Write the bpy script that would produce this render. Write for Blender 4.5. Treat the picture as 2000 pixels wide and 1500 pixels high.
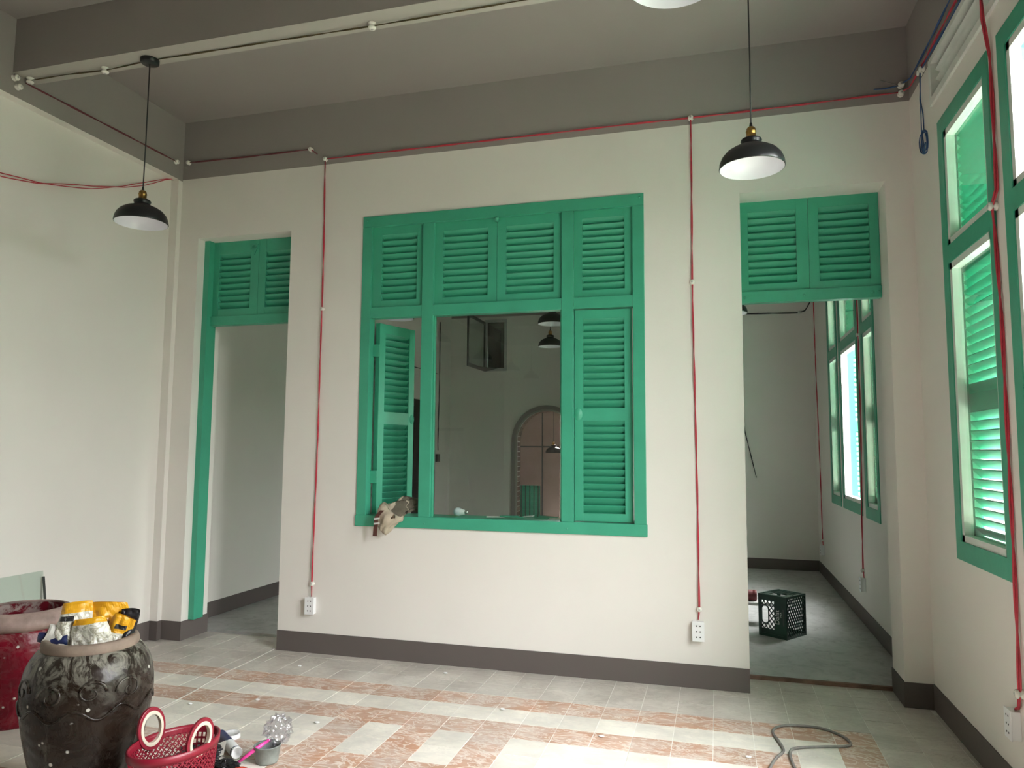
import bpy, bmesh, math, random
from mathutils import Vector, Matrix, noise
random.seed(7)
R = math.radians
COL = bpy.context.scene.collection
for o in list(bpy.data.objects):
    bpy.data.objects.remove(o)

# ------------------------------------------------------------------ camera
FPX, YAW, PITCH, ROLL = 1426.56, -0.273241, 0.0900202, 0.0069924
CAM = Vector((0.0, -4.85, 1.4725))
def cam_axes():
    f = Vector((math.sin(YAW)*math.cos(PITCH), math.cos(YAW)*math.cos(PITCH), math.sin(PITCH)))
    r = Vector((math.cos(YAW), -math.sin(YAW), 0))
    u = r.cross(f)
    return math.cos(ROLL)*r + math.sin(ROLL)*u, -math.sin(ROLL)*r + math.cos(ROLL)*u, f
CR, CU, CF = cam_axes()
cd = bpy.data.cameras.new('camera'); cam = bpy.data.objects.new('camera', cd); COL.objects.link(cam)
cd.sensor_width = 36; cd.lens = FPX/2000*36; cd.clip_start = 0.05; cd.clip_end = 200
m = Matrix((CR, CU, -CF)).transposed().to_4x4(); m.translation = CAM
cam.matrix_world = m
sc = bpy.context.scene
sc.camera = cam
def project(p):
    d = Vector(p) - CAM
    z = d.dot(CF)
    if z <= 0.01: return None
    return 1000 + FPX*d.dot(CR)/z, 750 - FPX*d.dot(CU)/z

# ------------------------------------------------------------------ world, light, exposure
w = bpy.data.worlds.new('World'); sc.world = w; w.use_nodes = True
wt = w.node_tree; wt.nodes.clear()
wo = wt.nodes.new('ShaderNodeOutputWorld'); wb = wt.nodes.new('ShaderNodeBackground')
wb.inputs[1].default_value = 56.0
# standard overcast sky: zenith three times as bright as the horizon
wc = wt.nodes.new('ShaderNodeTexCoord'); wsx = wt.nodes.new('ShaderNodeSeparateXYZ'); wr = wt.nodes.new('ShaderNodeValToRGB')
wt.links.new(wc.outputs['Generated'], wsx.inputs[0]); wt.links.new(wsx.outputs['Z'], wr.inputs[0])
wr.color_ramp.elements[0].position = 0; wr.color_ramp.elements[0].color = (.328, .320, .333, 1)
wr.color_ramp.elements[1].position = 1; wr.color_ramp.elements[1].color = (.985, .960, 1.0, 1)
wt.links.new(wr.outputs[0], wb.inputs[0])
wt.links.new(wb.outputs[0], wo.inputs[0])
vs = sc.view_settings
vs.view_transform = 'Standard'; vs.look = 'None'; vs.gamma = 1; vs.use_curve_mapping = False
vs.exposure = 0.5
sc.cycles.diffuse_bounces = 6
sc.cycles.max_bounces = 16
sc.cycles.transparent_max_bounces = 16
XR, XL, ZC, ZF = 1.185, -4.235, 4.13, 3.647
YEND = -9.6
# sky portals (they give off no light of their own; the overcast sky is sampled through these openings)
OPENINGS = [  # name, y0, y1, z0, z1
    ('window_right_offscreen', -2.42, -1.45, 0.95, 3.24),
    ('added_door_right_offscreen', -3.40, -2.60, 0.02, 3.24),  # opening of the added, unseen door
    ('crate_room_window_daylight', 2.01, 2.95, 0.95, 2.50)]     # the bright window seen through the doorway
for nm, a0, a1, z0, z1 in OPENINGS:
    ld = bpy.data.lights.new(nm, 'AREA'); ld.shape = 'RECTANGLE'; ld.cycles.is_portal = True
    ld.size, ld.size_y = z1-z0, a1-a0
    lo = bpy.data.objects.new(nm, ld); COL.objects.link(lo)
    lo.location = (XR+0.235, (a0+a1)/2, (z0+z1)/2); lo.rotation_euler = (0, R(90), 0)      # faces -X

# ------------------------------------------------------------------ material helpers
MATS = {}
class NT:
    def __init__(s, name):
        s.m = bpy.data.materials.new(name); s.m.use_nodes = True
        s.t = s.m.node_tree; s.n = s.t.nodes; s.l = s.t.links
        s.b = s.n['Principled BSDF']
        MATS[name] = s.m
    def new(s, typ, **kw):
        nd = s.n.new(typ)
        for k, v in kw.items():
            if k.startswith('i_'):
                key = k[2:]; nd.inputs[int(key) if key.isdigit() else key].default_value = v
            else: setattr(nd, k, v)
        return nd
    def link(s, a, b): s.l.new(a, b)
    def coord(s, kind='world'):
        if kind == 'world': return s.new('ShaderNodeNewGeometry').outputs['Position']
        return s.new('ShaderNodeTexCoord').outputs['Object']
    def noise(s, vec, scale, detail=4, rough=.55, dist=0):
        nd = s.new('ShaderNodeTexNoise'); nd.inputs['Scale'].default_value = scale
        nd.inputs['Detail'].default_value = detail; nd.inputs['Roughness'].default_value = rough
        nd.inputs['Distortion'].default_value = dist
        if vec: s.link(vec, nd.inputs['Vector'])
        return nd.outputs['Fac']
    def ramp(s, fac, stops):
        nd = s.new('ShaderNodeValToRGB'); cr = nd.color_ramp
        while len(cr.elements) < len(stops): cr.elements.new(0.5)
        for e, (p, c) in zip(cr.elements, stops):
            e.position = p; e.color = (c, c, c, 1) if isinstance(c, (int, float)) else (*c, 1)
        s.link(fac, nd.inputs[0]); return nd.outputs['Color']
    def mix(s, fac, a, b, blend='MIX'):
        nd = s.new('ShaderNodeMix', data_type='RGBA', blend_type=blend)
        for sock, v in ((nd.inputs[0], fac), (nd.inputs[6], a), (nd.inputs[7], b)):
            if isinstance(v, (int, float)): sock.default_value = v
            elif isinstance(v, tuple): sock.default_value = (*v, 1)
            else: s.link(v, sock)
        return nd.outputs[2]
    def math(s, op, a, b=0.0):
        nd = s.new('ShaderNodeMath', operation=op)
        for sock, v in ((nd.inputs[0], a), (nd.inputs[1], b)):
            if isinstance(v, (int, float)): sock.default_value = v
            else: s.link(v, sock)
        return nd.outputs[0]
    def bump(s, h, strength=.2, dist=.01):
        nd = s.new('ShaderNodeBump'); nd.inputs['Strength'].default_value = strength
        nd.inputs['Distance'].default_value = dist; s.link(h, nd.inputs['Height'])
        s.link(nd.outputs[0], s.b.inputs['Normal'])
    def color(s, c):
        if isinstance(c, tuple): s.b.inputs['Base Color'].default_value = (*c, 1)
        else: s.link(c, s.b.inputs['Base Color'])
    def rough(s, r):
        if isinstance(r, (int, float)): s.b.inputs['Roughness'].default_value = r
        else: s.link(r, s.b.inputs['Roughness'])
    def spec(s, v): s.b.inputs['Specular IOR Level'].default_value = v

def simple(name, c, rough=.6, var=.08, scale=8, bump=0, metal=0, spec=.5, coord='obj'):
    t = NT(name); v = t.coord('world' if coord == 'world' else 'obj')
    f = t.noise(v, scale, 5)
    lo = tuple(x*(1-var) for x in c); hi = tuple(min(1, x*(1+var)) for x in c)
    t.color(t.ramp(f, [(.3, lo), (.7, hi)])); t.rough(rough); t.spec(spec)
    t.b.inputs['Metallic'].default_value = metal
    if bump: t.bump(t.noise(v, scale*6, 6), bump, .004)
    return t.m

def plaster(name, c, rough=.75):
    t = NT(name); v = t.coord()
    f = t.noise(v, 1.3, 4); g = t.noise(v, 35, 6, .6)
    col = t.ramp(f, [(.3, tuple(x*.975 for x in c)), (.7, tuple(min(1, x*1.02) for x in c))])
    t.color(col); t.rough(rough); t.spec(.3)
    t.bump(g, .12, .004)
    return t.m
plaster('wall_paint', (.80, .765, .72))
plaster('grey_paint', (.32, .29, .275))
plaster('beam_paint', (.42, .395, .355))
plaster('brown_paint', (.125, .106, .098), .55)
simple('green_paint', (.055, .37, .235), .38, .07, 5, .25)
simple('white_frame', (.74, .76, .72), .4, .06, 9)
simple('white_plastic', (.86, .87, .88), .3, .02)
simple('porcelain', (.80, .78, .72), .22, .06, 40)
simple('black_metal', (.010, .011, .012), .33, .2, 6)
simple('shade_white', (.80, .80, .86), .18, .02)
simple('brass', (.36, .22, .07), .32, .3, 30, metal=1)
simple('red_wire', (.52, .035, .06), .45, .15, 30)
simple('dark_red_wire', (.16, .03, .04), .5, .2, 30)
simple('blue_wire', (.03, .09, .25), .45, .15, 30)
simple('grey_wire', (.20, .19, .18), .45, .2, 30)
simple('yellow_black_wire', (.07, .05, .015), .5, .4, 60)
simple('dark_wire', (.03, .03, .032), .5, .2, 30)
simple('black_hole', (.01, .01, .01), .6)
simple('steel', (.5, .5, .5), .3, .1, 20, metal=1)
simple('dark_frame', (.05, .055, .05), .4)
simple('brick_dark', (.20, .12, .09), .9, .35, 9, .4)
simple('pink_panel', (.30, .225, .19), .75, .10, 3)
simple('dark_wood', (.045, .038, .032), .6, .2, 4)
simple('crate_green', (.010, .040, .028), .30, .3, 10)
simple('label_white', (.75, .76, .74), .5)
simple('maroon', (.16, .035, .035), .5, .3, 12)
simple('khaki', (.48, .41, .31), .9, .14, 14, .3)
simple('olive_cloth', (.12, .105, .075), .9, .25, 14, .3)
simple('brown_leather', (.10, .03, .022), .5, .2, 20)
simple('cream_plastic', (.62, .56, .45), .4, .08, 10)
simple('basket_red', (.23, .008, .024), .38, .16, 6)
simple('bulb_white', (.80, .86, .92), .25, .02)
simple('aluminium', (.55, .56, .56), .4, .1, 20, metal=.7)
simple('pink_plastic', (.85, .07, .36), .35)
simple('tub_grey', (.22, .25, .23), .5, .25, 20)
simple('paste_brown', (.25, .19, .11), .6, .25, 12)
simple('black_bag', (.012, .012, .014), .28, .3, 20)
simple('navy_print', (.02, .03, .10), .35, .3, 30)
simple('yellow_print', (.72, .36, .015), .35, .1, 12)
simple('black_print', (.02, .02, .02), .4)
simple('paper_grey', (.52, .50, .45), .6, .1, 14)
simple('red_plastic', (.55, .06, .03), .4)
simple('leaf', (.10, .26, .05), .6, .35, 9)
simple('ground_concrete', (.24, .25, .19), .9, .15, 2, coord='world')
simple('blocker_green', (.10, .13, .08), .9, .3, 3)
simple('clear_grey', (.62, .62, .62), .25, .2, 25)

def bag_white():
    t = NT('bag_film'); v = t.coord('obj')
    f = t.noise(v, 22, 3, .5, 1.2)
    c = t.ramp(f, [(.42, (.62, .60, .50)), (.50, (.70, .69, .62)), (.56, (.33, .31, .22)), (.60, (.66, .64, .55))])
    t.color(c); t.rough(.32); t.bump(t.noise(v, 40, 4), .4, .006)
bag_white()

def glass(name, tint=(.93, .97, .95), rough=0.0, ior=1.5, extra=0.0):
    t = NT(name); t.n.remove(t.b)
    out = [n for n in t.n if n.type == 'OUTPUT_MATERIAL'][0]
    tr = t.new('ShaderNodeBsdfTransparent'); tr.inputs[0].default_value = (*tint, 1)
    gl = t.new('ShaderNodeBsdfGlossy'); gl.inputs['Roughness'].default_value = rough
    lw = t.new('ShaderNodeLayerWeight'); lw.inputs[0].default_value = .5
    r0 = ((ior-1)/(ior+1))**2
    ms = t.new('ShaderNodeMixShader')
    fac = t.math('ADD', t.math('MULTIPLY', t.math('POWER', lw.outputs['Facing'], 5.0), .7), r0+extra)
    t.link(fac, ms.inputs[0]); t.link(tr.outputs[0], ms.inputs[1]); t.link(gl.outputs[0], ms.inputs[2])
    t.link(ms.outputs[0], out.inputs[0])
    return t.m
glass('pane_glass', (.95, .97, .95), 0, 1.5, .015)
glass('sheet_glass', (.90, .945, .925), .02, 1.5, .02)
glass('dark_glass', (.18, .20, .18), .03, 1.5, .04)
glass('clear_film', (.90, .90, .93), .22, 1.5, .10)

def tile_mat(name, base, vein, veinamt, dustk=1.0):
    t = NT(name); v = t.coord()
    oi = t.new('ShaderNodeObjectInfo').outputs['Random']
    mp = t.new('ShaderNodeMapping'); mp.inputs['Scale'].default_value = (1.0, 2.2, 1.0); t.link(v, mp.inputs['Vector'])
    n1 = t.noise(mp.outputs[0], 4.2, 7, .62, 2.4)
    cloud = t.ramp(t.noise(v, 5, 5, .6), [(.32, tuple(x*.80 for x in base)), (.68, tuple(min(1, x*1.12) for x in base))])
    vm = t.ramp(n1, [(.455, 0), (.497, veinamt), (.512, veinamt), (.545, 0)])
    c = t.mix(vm, cloud, vein)
    sm_ = t.ramp(t.noise(mp.outputs[0], 2.3, 7, .7, 1.2), [(.48, 0), (.62, .42)])
    c = t.mix(sm_, c, tuple(x*.55+.16 for x in vein))
    # per tile tint
    c = t.mix(1.0, c, t.ramp(oi, [(0, .86), (1, 1.1)]), 'MULTIPLY')
    # patches of cement dust
    dn = t.noise(v, 2.6, 6, .65, .6)
    d = t.math('MULTIPLY', t.ramp(dn, [(.36, .25), (.66, 1.0)]), dustk)
    c = t.mix(d, c, (.72, .69, .64))
    # white plaster specks
    vo = t.new('ShaderNodeTexVoronoi'); vo.inputs['Scale'].default_value = 9; t.link(v, vo.inputs['Vector'])
    sp = t.ramp(vo.outputs['Distance'], [(.045, 1), (.075, 0)])
    c = t.mix(t.math('MULTIPLY', sp, .55), c, (.72, .70, .66))
    t.color(c); t.spec(.45)
    t.rough(t.ramp(dn, [(.3, .30), (.7, .55)]))
    t.bump(t.noise(v, 30, 5), .12, .003)
tile_mat('tile_brown', (.42, .185, .085), (.74, .66, .58), .75, .36)
tile_mat('tile_cream', (.74, .70, .61), (.56, .53, .48), .4, .4)
tile_mat('tile_grey', (.52, .475, .42), (.34, .29, .25), .7, .55)
simple('grout', (.80, .78, .73), .85, .12, 12, coord='world')
def cement():
    t = NT('cement'); v = t.coord()
    a = t.noise(v, 1.8, 6, .6, .8); b = t.noise(v, 9, 6, .65, 1.0)
    c = t.ramp(a, [(.3, (.36, .36, .35)), (.7, (.50, .50, .485))])
    c = t.mix(t.ramp(b, [(.5, 0), (.62, .5)]), c, (.29, .29, .28))
    t.color(c); t.rough(t.ramp(b, [(.3, .38), (.7, .6)])); t.spec(.5); t.bump(b, .15, .004)
cement()

def jar_mat(name, base, dust, dustamt, hi):
    t = NT(name); v = t.coord('obj')
    sep = t.new('ShaderNodeSeparateXYZ'); t.link(v, sep.inputs[0])
    n = t.noise(v, 6, 6, .62, 1.6)
    mp = t.new('ShaderNodeMapping'); mp.inputs['Scale'].default_value = (1, 1, .22); t.link(v, mp.inputs['Vector'])
    st = t.noise(mp.outputs[0], 16, 5, .6)
    c = t.ramp(n, [(.3, tuple(x*.6 for x in base)), (.7, tuple(x*1.3 for x in base))])
    # dust streaks and smears, heavy on the shoulder
    zf = t.math('MULTIPLY', t.math('SUBTRACT', sep.outputs[2], hi*.60), 3.2/hi)
    zf = t.math('MINIMUM', t.math('MAXIMUM', zf, 0), 1)
    zf2 = t.math('MULTIPLY', zf, zf)
    dm = t.ramp(t.noise(v, 8, 8, .72, 2.2), [(.46, .03), (.57, 1)])
    d = t.math('MULTIPLY', dm, t.math('ADD', t.math('MULTIPLY', zf2, dustamt), .02))
    c = t.mix(d, c, dust)
    sk = t.math('MULTIPLY', t.ramp(st, [(.60, 0), (.72, 1)]), .22)
    c = t.mix(sk, c, dust)
    vo = t.new('ShaderNodeTexVoronoi'); vo.inputs['Scale'].default_value = 17; t.link(v, vo.inputs['Vector'])
    sp = t.ramp(vo.outputs['Distance'], [(.10, 1), (.15, 0)])
    gate = t.ramp(t.noise(v, 5, 2), [(.5, 0), (.55, 1)])
    c = t.mix(t.math('MULTIPLY', sp, gate), c, (.55, .54, .48))
    t.color(c); t.spec(.32); t.rough(t.math('ADD', t.math('MULTIPLY', d, .45), .27))
    wv = t.new('ShaderNodeTexWave', wave_type='RINGS'); wv.inputs['Scale'].default_value = 5; wv.inputs['Distortion'].default_value = 9
    wv.inputs['Detail'].default_value = 3; t.link(v, wv.inputs['Vector'])
    t.bump(t.math('ADD', t.math('MULTIPLY', wv.outputs['Fac'], .5), t.noise(v, 14, 6)), .28, .010)
jar_mat('jar_glaze', (.016, .0095, .006), (.33, .32, .26), .62, .66)
jar_mat('jar_red', (.15, .004, .014), (.34, .28, .25), .9, .60)
simple('jar_rim', (.23, .175, .135), .75, .22, 14, .3)
simple('jar_red_rim', (.33, .24, .21), .75, .4, 9, .3)
M = MATS

# ------------------------------------------------------------------ mesh helpers
class MB:
    def __init__(s): s.v = []; s.f = []; s.mi = []; s.sm = []
    def add(s, vs, fs, mi=0, smooth=False):
        k = len(s.v); s.v += [tuple(p) for p in vs]
        for f in fs: s.f.append(tuple(i+k for i in f)); s.mi.append(mi); s.sm.append(smooth)
        return s
    def box(s, x0, x1, y0, y1, z0, z1, mi=0):
        v = [(x, y, z) for z in (z0, z1) for y in (y0, y1) for x in (x0, x1)]
        return s.add(v, [(0,2,3,1),(4,5,7,6),(0,1,5,4),(2,6,7,3),(0,4,6,2),(1,3,7,5)], mi)
    def obox(s, c, ax, ay, az, mi=0):       # centre and three half-axis vectors
        c = Vector(c); ax, ay, az = Vector(ax), Vector(ay), Vector(az)
        v = [c + i*ax + j*ay + k*az for k in (-1,1) for j in (-1,1) for i in (-1,1)]
        fs = [(0,2,3,1),(4,5,7,6),(0,1,5,4),(2,6,7,3),(0,4,6,2),(1,3,7,5)]
        if ax.cross(ay).dot(az) < 0: fs = [f[::-1] for f in fs]
        return s.add(v, fs, mi)
    def tube(s, pts, r, n=6, mi=0, cap=True, rs=None):
        pts = [Vector(p) for p in pts]; rings = []; k0 = len(s.v)
        prev = None
        for i, p in enumerate(pts):
            t = (pts[min(i+1, len(pts)-1)] - pts[max(i-1, 0)]).normalized()
            if prev is None:
                a = Vector((0,0,1)) if abs(t.z) < .9 else Vector((1,0,0))
                nrm = t.cross(a).normalized()
            else:
                nrm = (prev - t*prev.dot(t)).normalized()
            prev = nrm; b = t.cross(nrm)
            rr = rs[i] if rs else r
            s.v += [tuple(p + rr*(math.cos(2*math.pi*j/n)*nrm + math.sin(2*math.pi*j/n)*b)) for j in range(n)]
        for i in range(len(pts)-1):
            for j in range(n):
                a = k0+i*n+j; b = k0+i*n+(j+1)%n
                s.f.append((a, b, b+n, a+n)); s.mi.append(mi); s.sm.append(True)
        if cap:
            s.f.append(tuple(k0+j for j in range(n))[::-1]); s.mi.append(mi); s.sm.append(False)
            e = k0+(len(pts)-1)*n
            s.f.append(tuple(e+j for j in range(n))); s.mi.append(mi); s.sm.append(False)
        return s
    def lathe(s, prof, n=32, mi=0, c=(0,0,0), axis='z', flip=False, smooth=True, sx=1, sy=1):
        k0 = len(s.v)
        for r, z in prof:
            for j in range(n):
                a = 2*math.pi*j/n; p = (r*math.cos(a)*sx, r*math.sin(a)*sy, z)
                if axis == '-y': p = (p[0], -p[2], p[1])
                elif axis == '-x': p = (-p[2], p[0], p[1])
                elif axis == 'x': p = (p[2], -p[0], p[1])
                elif axis == '-z': p = (p[0], -p[1], -p[2])
                s.v.append((p[0]+c[0], p[1]+c[1], p[2]+c[2]))
        for i in range(len(prof)-1):
            for j in range(n):
                a = k0+i*n+j; b = k0+i*n+(j+1)%n
                f = (a, b, b+n, a+n)
                s.f.append(f[::-1] if flip else f); s.mi.append(mi); s.sm.append(smooth)
        return s
    def quad(s, a, b, c, d, mi=0): return s.add([a, b, c, d], [(0,1,2,3)], mi)
    def mesh(s, name, mats, org=(0,0,0)):
        me = bpy.data.meshes.new(name)
        me.from_pydata([(v[0]-org[0], v[1]-org[1], v[2]-org[2]) for v in s.v], [], s.f)
        for mt in (mats if isinstance(mats, (list, tuple)) else [mats]): me.materials.append(M[mt])
        me.polygons.foreach_set('material_index', s.mi)
        me.polygons.foreach_set('use_smooth', s.sm)
        me.validate(); me.update()
        return me

def link(name, me, parent=None, loc=(0,0,0)):
    o = bpy.data.objects.new(name, me); COL.objects.link(o); o.location = loc
    if parent: o.parent = parent
    return o
def obj(name, mb, mats, parent=None, org=(0,0,0), loc=None, bevel=0, label=None, solid=0):
    o = link(name, mb.mesh(name, mats, org), parent, loc if loc is not None else ((0,0,0) if parent else org))
    if solid:
        md = o.modifiers.new('solid', 'SOLIDIFY'); md.thickness = solid; md.offset = 0
    if bevel:
        md = o.modifiers.new('bevel', 'BEVEL'); md.width = bevel; md.segments = 2; md.limit_method = 'ANGLE'
    if label: o['label'] = label
    return o
def tag(o, label=None, cat=None, group=None, kind=None):
    for k, v in (('label', label), ('category', cat), ('group', group), ('kind', kind)):
        if v: o[k] = v
    return o
def thing(name, label, cat, loc=(0,0,0), rotz=0, group=None, kind=None):
    o = bpy.data.objects.new(name, None); COL.objects.link(o)
    o.location = loc; o.rotation_euler = (0, 0, rotz); o.empty_display_size = .1
    return tag(o, label, cat, group, kind)
def struct(name, label, loc=(0,0,0)):
    return thing(name, label, None, loc, 0, None, 'structure')

def wall_mesh(mb, axis, p0, p1, a_rng, z_rng, holes, zsplit=None):
    """Slab between p0 (room face) and p1, spanning a_rng x z_rng, with rectangular holes (a0,a1,z0,z1).
    Above zsplit the face takes material 1."""
    As = sorted({a_rng[0], a_rng[1], *[h[0] for h in holes], *[h[1] for h in holes]})
    Zs = sorted({z_rng[0], z_rng[1], *[h[2] for h in holes], *[h[3] for h in holes], *([zsplit] if zsplit else [])})
    As = [a for a in As if a_rng[0] <= a <= a_rng[1]]; Zs = [z for z in Zs if z_rng[0] <= z <= z_rng[1]]
    def solid(i, j):
        if i < 0 or j < 0 or i >= len(As)-1 or j >= len(Zs)-1: return False
        a = (As[i]+As[i+1])/2; z = (Zs[j]+Zs[j+1])/2
        return not any(h[0] < a < h[1] and h[2] < z < h[3] for h in holes)
    def P(a, p, z): return (a, p, z) if axis == 'y' else (p, a, z)
    for i in range(len(As)-1):
        for j in range(len(Zs)-1):
            if not solid(i, j): continue
            a0, a1, z0, z1 = As[i], As[i+1], Zs[j], Zs[j+1]
            mi = 1 if zsplit and z0 >= zsplit-1e-6 else 0
            for p in (p0, p1): mb.quad(P(a0,p,z0), P(a1,p,z0), P(a1,p,z1), P(a0,p,z1), mi)
            if not solid(i-1, j): mb.quad(P(a0,p0,z0), P(a0,p1,z0), P(a0,p1,z1), P(a0,p0,z1), mi)
            if not solid(i+1, j): mb.quad(P(a1,p0,z0), P(a1,p1,z0), P(a1,p1,z1), P(a1,p0,z1), mi)
            if not solid(i, j-1): mb.quad(P(a0,p0,z0), P(a1,p0,z0), P(a1,p1,z0), P(a0,p1,z0), mi)
            if not solid(i, j+1): mb.quad(P(a0,p0,z1), P(a1,p0,z1), P(a1,p1,z1), P(a0,p1,z1), mi)
    return mb

# ------------------------------------------------------------------ room shell
TW = .30                                  # back wall thickness
DR0, DR1, DL0, DL1, ZD = .17, 1.03, -3.985, -3.139, 3.147
WX0, WX1, WZ0, WZ1 = -2.522, -.447, .919, 3.203
mb = wall_mesh(MB(), 'y', 0, TW, (XL-.2, XR), (0, ZC), [(DR0, DR1, 0, ZD), (DL0, DL1, 0, ZD), (WX0, WX1, WZ0, WZ1)], ZF)
tag(obj('wall_back', mb, ['wall_paint', 'grey_paint']), 'cream wall with green shuttered window between two tall doorways, grey band above', kind='structure')
# left wall
mb = wall_mesh(MB(), 'x', XL, XL-.2, (YEND, 6.69), (0, ZC), [(4.95, 5.85, 0, 2.21)], None)
tag(obj('wall_left', mb, ['wall_paint', 'grey_paint']), 'long plain cream wall running beside the clay jars', kind='structure')
mb = MB()
mb.box(XL, -4.164, -.045, 0, 0, ZC)                                 # pilaster in the corner
mb2 = MB(); mb2.box(-4.164-.073, -4.164, YEND, -.045, ZF-.008, ZC, 1)
mb2.quad((XL, YEND, ZF-.0085), (-4.164, YEND, ZF-.0085), (-4.164, -.046, ZF-.0085), (XL, -.046, ZF-.0085), 0)
tag(obj('trim_1', mb, ['wall_paint']), 'narrow cream pilaster in the corner beside the narrow left doorway', kind='structure')
mb3 = MB(); mb3.box(XL, -4.1635, -.0455, -.0002, ZF-.012, ZC, 0)
tag(obj('trim_2', mb3, ['grey_paint']), 'grey painted head of the corner pilaster', kind='structure')
tag(obj('trim_3', mb2, ['wall_paint', 'grey_paint']), 'grey painted beam band along the top of the long plain wall', kind='structure')
# right wall with windows
WA, WB, WC = (-1.31, -.56), (-2.45, -1.43), (-3.43, -2.57)
W3, W2, W1 = (1.28, 1.83), (1.99, 2.97), (3.08, 3.71)
HZ0, HZ1 = .935, 3.25
holes = [(a, b, HZ0+.02, HZ1-.02) for a, b in (WA, WB, W1, W2, W3)] + [(*WC, 0, HZ1-.02)]
holes += [(-3.5, -.5, 3.42, 3.62)]
mb = wall_mesh(MB(), 'x', XR, XR+.22, (YEND, 6.69), (0, ZC), holes, ZF)
tag(obj('wall_right', mb, ['wall_paint', 'grey_paint']), 'cream outer wall with tall green framed windows and red cable', kind='structure')
mb = wall_mesh(MB(), 'y', YEND, YEND-.25, (XL-.2, XR+.22), (0, ZC), [], ZF)
tag(obj('wall_front', mb, ['wall_paint', 'grey_paint']), 'plain cream end wall opposite the shuttered window', kind='structure')
mb = MB().box(XL-.2, XR+.22, YEND-.25, 6.69, ZC, ZC+.15)
tag(obj('ceiling', mb, ['grey_paint']), 'flat grey painted ceiling', kind='structure')
# beams
for k, yb in enumerate((-1.43, -3.45, -5.2, -6.8, -8.2)):
    mb = MB(); z0 = 3.784
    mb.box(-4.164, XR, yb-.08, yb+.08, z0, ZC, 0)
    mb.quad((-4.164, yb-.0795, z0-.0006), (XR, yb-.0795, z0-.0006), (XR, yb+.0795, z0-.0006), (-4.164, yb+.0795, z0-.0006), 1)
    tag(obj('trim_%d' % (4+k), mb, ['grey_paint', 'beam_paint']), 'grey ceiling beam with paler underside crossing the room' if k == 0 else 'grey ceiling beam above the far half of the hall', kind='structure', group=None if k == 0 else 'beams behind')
# room behind the wall
YB1, YB2, XP = 4.92, 6.49, -1.2
ZB = .02                                   # cement floor level behind
mb = wall_mesh(MB(), 'y', YB1, YB1+.2, (XP, XR), (0, ZC), [], ZF)
tag(obj('wall_back_room', mb, ['wall_paint', 'grey_paint']), 'dim cream wall at the far end of the next room, behind the crate', kind='structure')
mb = wall_mesh(MB(), 'x', XP, XP+.2, (YB1+.2, YB2+.2), (0, ZC), [], ZF)
tag(obj('wall_partition', mb, ['wall_paint', 'grey_paint']), 'short return wall in the next room', kind='structure')
# far wall with arch and casement window opening
AXC, ARI, ASP = -2.6, .49, 1.615
mb = MB()
wall_mesh(mb, 'y', YB2, YB2+.2, (XL, AXC-ARI), (0, ZC), [(-3.64, -3.27, 2.75, 3.6)], ZF)
wall_mesh(mb, 'y', YB2, YB2+.2, (AXC+ARI, XP+.2), (0, ZC), [], ZF)
N = 28
for i in range(N):
    t0, t1 = math.pi - math.pi*i/N, math.pi - math.pi*(i+1)/N
    x0, x1 = AXC+ARI*math.cos(t0), AXC+ARI*math.cos(t1); z0, z1 = ASP+ARI*math.sin(t0), ASP+ARI*math.sin(t1)
    for p in (YB2, YB2+.2):
        mb.quad((x0,p,z0), (x1,p,z1), (x1,p,ZF), (x0,p,ZF), 0)
        mb.quad((x0,p,ZF), (x1,p,ZF), (x1,p,ZC), (x0,p,ZC), 1)
tag(obj('wall_far', mb, ['wall_paint', 'grey_paint']), 'dim cream wall with the arched doorway seen through the window pane', kind='structure')
ar = struct('door_3', 'arched doorway with grey surround and exposed brick reveal beyond the window pane')
mb = MB()
prof = [(AXC-ARI, 0.02)] + [(AXC+ARI*math.cos(math.pi-math.pi*i/N), ASP+ARI*math.sin(math.pi-math.pi*i/N)) for i in range(N+1)] + [(AXC+ARI, 0.02)]
def band(mb, ri, ro, y0, y1, mi=0):
    def pts(r): return [(AXC-r, .02)] + [(AXC+r*math.cos(math.pi-math.pi*i/N), ASP+r*math.sin(math.pi-math.pi*i/N)) for i in range(N+1)] + [(AXC+r, .02)]
    a, b = pts(ri), pts(ro)
    for i in range(len(a)-1):
        for y in (y0, y1): mb.quad((a[i][0],y,a[i][1]), (a[i+1][0],y,a[i+1][1]), (b[i+1][0],y,b[i+1][1]), (b[i][0],y,b[i][1]), mi)
        mb.quad((b[i][0],y0,b[i][1]), (b[i+1][0],y0,b[i+1][1]), (b[i+1][0],y1,b[i+1][1]), (b[i][0],y1,b[i][1]), mi)
        mb.quad((a[i][0],y0,a[i][1]), (a[i+1][0],y0,a[i+1][1]), (a[i+1][0],y1,a[i+1][1]), (a[i][0],y1,a[i][1]), mi)
band(mb, .505, .57, YB2-.03, YB2)
obj('arch_band', mb, ['grey_paint'], ar)
mb = MB(); band(mb, .478, .505, YB2-.04, YB2)
obj('arch_bead', mb, ['beam_paint'], ar)
mb = MB()                                   # exposed bricks of the reveal
for k in range(20):
    z = .03 + k*.079
    for sx in (-1, 1): mb.box(AXC+sx*(ARI+.0)-.012, AXC+sx*ARI+.012, YB2+.004+(k % 2)*.01, YB2+.2-(k % 3)*.008, z, z+.068)
for k in range(20):
    t = math.pi*(k+.5)/20; d = Vector((math.cos(t), 0, math.sin(t)))
    mb.obox(Vector((AXC, YB2+.1, ASP)) + d*ARI, Vector((-d.z, 0, d.x))*.033, (0, .094, 0), d*.012)
b = obj('brick_reveal', mb, ['brick_dark'], ar); b['kind'] = 'stuff'
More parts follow.
